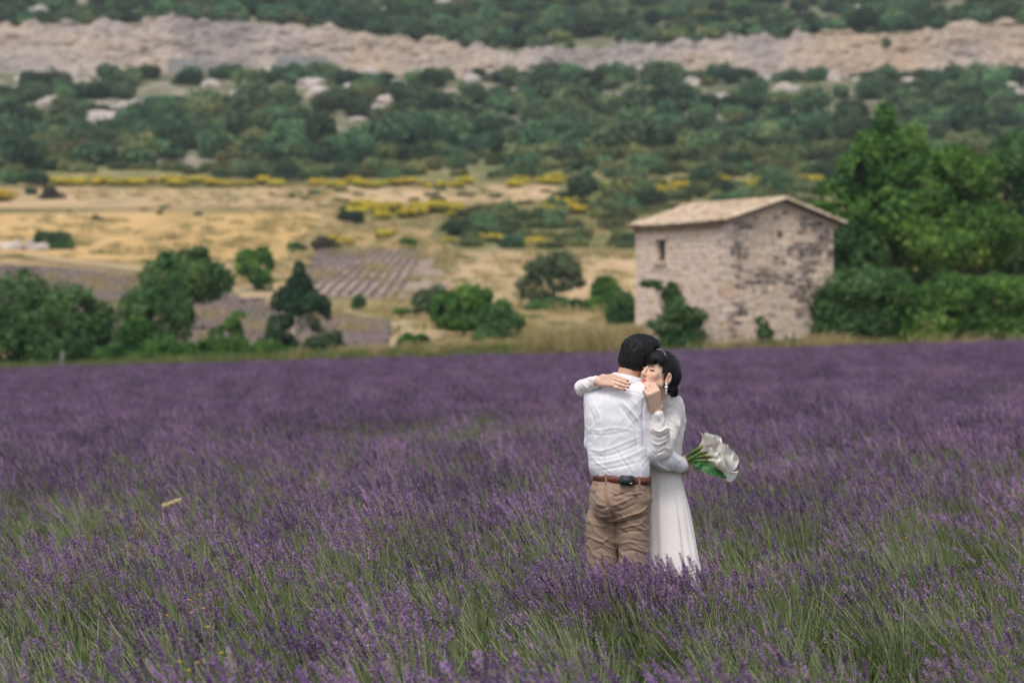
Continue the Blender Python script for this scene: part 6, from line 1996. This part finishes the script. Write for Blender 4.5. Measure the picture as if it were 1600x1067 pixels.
    def cutw(X_, Y_, Z_):
        x, y, zz = X_ - hc[0], Y_ - hc[1], Z_ - hc[2]
        a = R[0, 0] * x + R[0, 1] * y + R[0, 2] * zz; bb = R[1, 0] * x + R[1, 1] * y + R[1, 2] * zz; c = R[2, 0] * x + R[2, 1] * y + R[2, 2] * zz
        al = -a                               # towards her left (the visible side)
        fringe = 0.034 - 0.10 * np.maximum(al, 0) + 2.2 * np.maximum(0.012 - np.abs(al - 0.044), 0)      # brow-length, swept, with a gap at the temple
        face = np.minimum(bb - 0.032, fringe - c)
        face2 = np.minimum(bb - 0.004, -0.005 - c)
        low = np.minimum(-0.060 - c - 0.15 * (bb + .08), bb + 0.2)
        ear = 0.036 - np.sqrt((bb - .002) ** 2 + (c + .028) ** 2 * .7) - 10 * (np.abs(al) < .05)
        return -np.maximum(np.maximum(face, face2), np.maximum(low, ear))
    h.cut(cutw, .005)
    bun = w_at(1051, 609, 12.475)
    h.cap(P(-.01, -.085, -.060), bun, .026, .024, .012)
    h.cap(bun, w_at(1053, 614, 12.48), .029, .024, .010)
    def hw(V, N):
        q = (V - hc) @ R.T
        ang = np.arctan2(q[:, 2] - .02, q[:, 1] + .03)
        return (fbm(np.stack([ang * 2.5, q[:, 0] * 130, q[:, 0] * 0], -1), 2, 5) - .5) * .005
    def st(V, N):
        q = (V - hc) @ R.T
        ang = np.arctan2(q[:, 2] - .02, q[:, 1] + .03)
        return {"strand": np.stack([ang * 2.6, q[:, 0] * 330, np.zeros(len(V))], -1)}
    ho = body_obj("hair", h, M_hair, root, 2, wrinkle=hw, attrs_fn=st)
    # fringe strands and loose hairs
    rg = np.random.default_rng(9); mb = MB(); loc0 = np.array(root.location)
    for k in range(170):
        a0 = rg.uniform(-.033, .050)
        bend = .0905 - 7.0 * a0 * a0
        top = P(a0 * .85, .060, .088)
        tipc = .026 - .10 * max(-a0, 0) + rg.normal() * .003
        Q = catmull([top, P(a0 * .97, bend - .004, .058), P(a0 * 1.03 - .003, bend + .003, tipc)], 4)
        add_tube(mb, Q - loc0, np.linspace(.0030, .0010, len(Q)), 4, 0)
    for k in range(26):
        a0 = -.066 - .012 * rg.random(); b0 = rg.uniform(.012, .030)
        top = P(a0, b0, .035); mid = P(a0 - .006, b0 - .004, -.005); tip = P(a0 - .002 + rg.normal() * .002, b0 - .012 + rg.normal() * .004, -.030 - .008 * rg.random())
        Q = catmull([top, mid, tip], 4)
        add_tube(mb, Q - loc0, np.linspace(.0024, .0006, len(Q)), 3, 0)
    add("hair_strands", mb.mesh("hair_strands", [M_hair]), ho)
    # hair band
    A = np.linspace(-1.25, 1.25, 30)
    pts = [P(-.078 * math.sin(t), .036, .026 + .0925 * math.cos(t)) - loc0 for t in np.linspace(-.3, 1.05, 24)]
    mb = MB(); add_tube(mb, pts, .0016, 6)
    add("hair_band", mb.mesh("hair_band", [surf_mat("silver_ribbon", [(0.3, (0.30, 0.30, 0.33)), (0.7, (0.40, 0.40, 0.43))], 10, 0.4)], True), root)
    # earrings
    for s, nm in ((-1, 1), (1, 1)):
        lobe = P(s * .085, .004, -.050)
        g = None
        for k, (dz, rad) in enumerate([(0, .0070), (-.016, .0098), (-.032, .0066), (-.045, .005)]):
            import bmesh
            bm = bmesh.new(); bmesh.ops.create_icosphere(bm, subdivisions=2, radius=rad)
            for v_ in bm.verts: v_.co += Vector((0, -.004, dz))
            me = bpy.data.meshes.new("pearl"); bm.to_mesh(me); bm.free(); me.materials.append(M_pearl)
            for p_ in me.polygons: p_.use_smooth = True
            if g is None:
                g = add("earring", me, root, lobe - loc0)
            else:
                add("pearl", me, g)

    # ---------------- dress
    d = Sculpt((0.28, 12.20, 0.02), (1.22, 13.05, 1.52), .004)
    def pleat(th, Z):
        amp = np.clip((z(735) - Z) / .5, 0, 1) * .05 + .006
        return 1 + amp * (np.sin(th * 11 + 1.3 * np.sin(th * 3)) * .6 + .4 * np.sin(th * 23 + 2))
    d.loft([(z(1000), X(1040), YW, .232, .20), (z(900), X(1036), YW, .205, .172), (z(850), X(1033), YW, .186, .155), (z(800), X(1031), YW, .162, .135), (z(768), X(1030), YW, .140, .116), (z(745), X(1030), YW, .120, .098), (z(730), X(1030), YW, .110, .092), (z(700), X(1032), YW, .113, .094), (z(660), X(1035), YW, .125, .100), (z(638), X(1036), YW - .03, .118, .090), (z(624), X(1038), YW - .06, .080, .066), (z(617), X(1040), YW - .08, .060, .056), (z(612), X(1041), YW - .085, .052, .052)], YAW, .02, 2.0, pleat)
    d.cap(w_at(1040, 634, YW - .05), shL, .060, .052, .02)
    d.cap(w_at(1030, 634, YW), shR, .055, .050, .02)
    nk = w_at(1040, 632, 12.555); d.cap(nk, nk * .55 + P(0, -.025, -.065) * .45, .056, .047, .015)
    # left sleeve: full upper arm, blousing at the elbow, gathered cuff
    d.chain([shL, shL * .5 + elL * .5 + [.010, 0, 0], elL + [.000, .006, -.006], elL * .45 + wrL * .55 + [.002, -.004, 0]], [.056, .060, .057, .052], .020)
    cf = wrL + (elL - wrL) * .10
    d.cap(elL * .35 + wrL * .65, cf + (elL - wrL) * .03, .046, .034, .012)
    d.cap(cf + (elL - wrL) * .03, cf - (elL - wrL) * .06, .032, .031, .002)
    # right sleeve
    d.chain([shR, elR * .8 + shR * .2, elR, elR * .5 + wrR * .5], [.050, .048, .040, .039], .018)
    cr = wrR + (elR - wrR) * .16
    d.cap(elR * .4 + wrR * .6, cr, .036, .030, .008)
    fold = [([(1018, 668), (1030, 674), (1042, 668)], 4, 6), ([(1016, 676), (1030, 684), (1046, 676)], -5, 6), ([(1014, 688), (1028, 694), (1042, 688)], 4, 6), ([(1050, 646), (1060, 655), (1062, 668)], 4, 7), ([(1044, 655), (1056, 664), (1060, 676)], -4.5, 7), ([(1040, 668), (1054, 674), (1056, 688)], 4, 7), ([(1052, 632), (1064, 642)], 3, 6), ([(1020, 655), (1022, 665)], 3, 4), ([(1030, 655), (1030, 665)], -3, 4), ([(1036, 655), (1036, 665)], 3, 4), ([(1014, 702), (1028, 708), (1040, 702)], -4, 6),
            ([(908, 598), (918, 606), (924, 614)], 3, 5), ([(914, 593), (926, 600), (932, 608)], -3, 5), ([(920, 590), (932, 596)], 3, 4)]
    def wd(V, N):
        s = (V[:, 2] > z(735))
        e = np.stack([(V[:, 0] + V[:, 2] * .7) * 16, V[:, 1] * 12, (V[:, 2] - V[:, 0]) * 7], -1)
        return np.where(s, (np.abs(fbm(V * np.array([16, 16, 22]), 2, 32) - .5) - .1) * .012 + ridged(e, 54) * .003, (fbm(V * np.array([14, 14, 3.0]), 2, 33) - .5) * .010)
    body_obj("dress", d, M_dress, root, 1, fold, wd)


woman()


# ------------------------------------------------------------------ bouquet of calla lilies
def bouquet():
    grip = at(1072, 721, 12.60)
    root = empty("calla_bouquet", grip)
    tag(root, "bouquet of white calla lilies with green stems and a broad leaf, held sideways", "bouquet")
    m_w, nt, out = new_mat("calla_spathe")
    a = node(nt, "ShaderNodeAttribute", attribute_name="tint")
    c = ramp(nt, [(0.0, (0.30, 0.36, 0.09)), (0.18, (0.56, 0.58, 0.28)), (0.42, (0.84, 0.80, 0.70)), (1.0, (0.88, 0.84, 0.80))], a.outputs['Fac']).outputs['Color']
    b = node(nt, "ShaderNodeBsdfPrincipled", Roughness=0.55); b.inputs['Specular IOR Level'].default_value = 0.3
    t = nt.nodes.new("ShaderNodeBsdfTranslucent"); mx = node(nt, "ShaderNodeMixShader"); mx.inputs[0].default_value = 0.25
    nt.links.new(c, b.inputs['Base Color']); nt.links.new(c, t.inputs['Color']); nt.links.new(b.outputs[0], mx.inputs[1]); nt.links.new(t.outputs[0], mx.inputs[2]); nt.links.new(mx.outputs[0], out.inputs['Surface'])
    m_st = surf_mat("calla_stem", [(0.3, (0.075, 0.15, 0.030)), (0.7, (0.13, 0.22, 0.055))], 20, 0.5, spec=0.35)
    m_sp = surf_mat("spadix", [(0.3, (0.60, 0.42, 0.05)), (0.7, (0.70, 0.52, 0.10))], 60, 0.8)
    m_lf = surf_mat("calla_leaf", [(0.3, (0.018, 0.085, 0.022)), (0.6, (0.035, 0.13, 0.035))], 15, 0.45, 0.3, 60, spec=0.4)

    def calla(tip_px, tip_py, Y, Lf, W, tail, opening, roll, k):
        """flower whose mouth lies around the given pixel"""
        mouth = at(tip_px, tip_py, Y)
        ax = mouth - grip; L = np.linalg.norm(ax); ax /= L
        base = mouth - ax * Lf
        g = empty("calla_lily", (0, 0, 0)); g.parent = root
        s = np.cross(ax, [0, -1, 0.0]); s /= np.linalg.norm(s); n = np.cross(s, ax)
        c_, s_ = math.cos(roll), math.sin(roll); s, n = s * c_ + n * s_, n * c_ - s * s_
        nu, nv = 25, 13
        V = np.zeros((nv, nu, 3)); tint = np.zeros((nv, nu))
        for i in range(nv):
            v = i / (nv - 1)
            rad = W * (0.10 + 0.34 * v + 0.62 * v ** 3.0)
            for j in range(nu):
                th = -np.pi * 1.06 + 2 * np.pi * 1.06 * j / (nu - 1)       # overlaps at the seam
                lip = max(0, math.cos(th)) ** 2
                ext = v * Lf * (1 + tail * (lip ** 2.2) * v ** 2 - 0.30 * (1 - math.cos(th)) / 2 * v ** 2)
                rr = rad * (1 + opening * v ** 3 * (0.35 + 0.65 * lip)) * (1 + 0.04 * math.sin(5 * th + k))
                rr *= 1 - 0.75 * (lip ** 8) * v ** 6                       # drawn to a point
                off = 0.06 * (j / (nu - 1) - .5) * rad
                curl = n * (-W * 0.0) 
                V[i, j] = base + ax * (ext - W * 0.35 * max(0, v - .7) * (1 - lip)) + (n * math.cos(th) + s * math.sin(th)) * (rr + off) + n * lip * opening * W * .25 * v ** 4
                tint[i, j] = v
        Vf = V.reshape(-1, 3) - np.array(grip)
        i = np.arange(nv - 1)[:, None] * nu; j = np.arange(nu - 1)[None, :]
        f = np.stack([i + j, i + j + 1, i + nu + j + 1, i + nu + j], -1).reshape(-1, 4)
        add("spathe", mesh_from("spathe", Vf, f, [m_w], True, None, {"tint": tint.reshape(-1)}), g)
        mb = MB(); Q = np.linspace(0, 1, 6)[:, None]
        add_tube(mb, (base + ax * Lf * .15) * (1 - Q) + (base + ax * Lf * .55) * Q - grip, [.003, .0045, .005, .0045, .004, .002], 8)
        add("spadix", mb.mesh("spadix", [m_sp], True), g)
        start = grip + np.array([(-0.03 + .006 * ((k * 7) % 3)), 0.008 * ((k * 5) % 3 - 1), 0.012 * ((k * 3) % 4 - 1.5) / 1.5])
        pts = catmull([start, start * .45 + base * .55 + np.array([0, -.006 * (k % 3), .004 * (k % 2)]), base + ax * .012], 7)
        mb = MB(); add_tube(mb, pts - grip, np.linspace(.0055, .0068, len(pts)), 8)
        add("stem", mb.mesh("stem", [m_st], True), g)
    calla(1112, 680, 12.57, .100, .058, .22, .12, -.7, 1)      # upper broad one
    calla(1118, 686, 12.61, .105, .056, .25, .12, -.2, 9)
    calla(1126, 694, 12.62, .120, .062, .26, .15, -.6, 2)
    calla(1136, 704, 12.58, .125, .066, .28, .15, -.3, 3)
    calla(1142, 715, 12.62, .125, .064, .32, .15, -.2, 4)
    calla(1138, 727, 12.57, .130, .068, .45, .20, -.9, 5)
    calla(1119, 706, 12.53, .075, .036, .25, .0, .0, 6)        # half closed
    calla(1124, 718, 12.53, .075, .034, .25, .0, .3, 7)
    calla(1107, 698, 12.54, .062, .032, .25, .0, -.4, 8)
    # broad leaf underneath
    for (p0, p1, p2, w) in (((1082, 723), (1106, 733), (1136, 746), .026), ((1078, 722), (1090, 727), (1104, 731), .012)):
        c = catmull([at(*p0, 12.58), at(*p1, 12.54), at(*p2, 12.57)], 8) - grip
        n = len(c); tt = np.linspace(0, 1, n)
        wid = w * np.sin(np.pi * np.clip(tt * .92 + .05, 0, 1)) ** .7
        d = np.gradient(c, axis=0); d /= np.linalg.norm(d, axis=1, keepdims=True); s = np.cross(d, [0.0, -1, .35]); s /= np.linalg.norm(s, axis=1, keepdims=True); nn = np.cross(s, d)
        cols = []
        for q in (-1, -.5, 0, .5, 1):
            cols.append(c + s * (wid * q)[:, None] + nn * (abs(q) * wid * .35 + .004 * np.sin(tt * 14 + q * 3))[:, None])
        V = np.stack(cols, 1).reshape(-1, 3)
        i = np.arange(n - 1)[:, None] * 5; j = np.arange(4)[None, :]
        add("leaf", mesh_from("leaf", V, np.stack([i + j, i + j + 1, i + 5 + j + 1, i + 5 + j], -1).reshape(-1, 4), [m_lf], True), root)


bouquet()
# ------------------------------------------------------------------ summer haze
def haze():
    v = box_verts((0, 420, 70), (1700, 1210, 220)); 
    lo = -3.0
    v[:4, 2] = lo; v[4:, 2] = 215.0
    me = mesh_from("haze", v, BOXF, [])
    m, nt, out = new_mat("summer_haze")
    p = nt.nodes.new("ShaderNodeVolumePrincipled")
    p.inputs['Color'].default_value = (0.80, 0.90, 1.0, 1)
    p.inputs['Density'].default_value = 0.00020
    p.inputs['Anisotropy'].default_value = 0.2
    nt.links.new(p.outputs[0], out.inputs['Volume'])
    me.materials.append(m)
    tag(add("haze", me), "thin blue summer haze over the valley", "haze", kind="stuff")


haze()
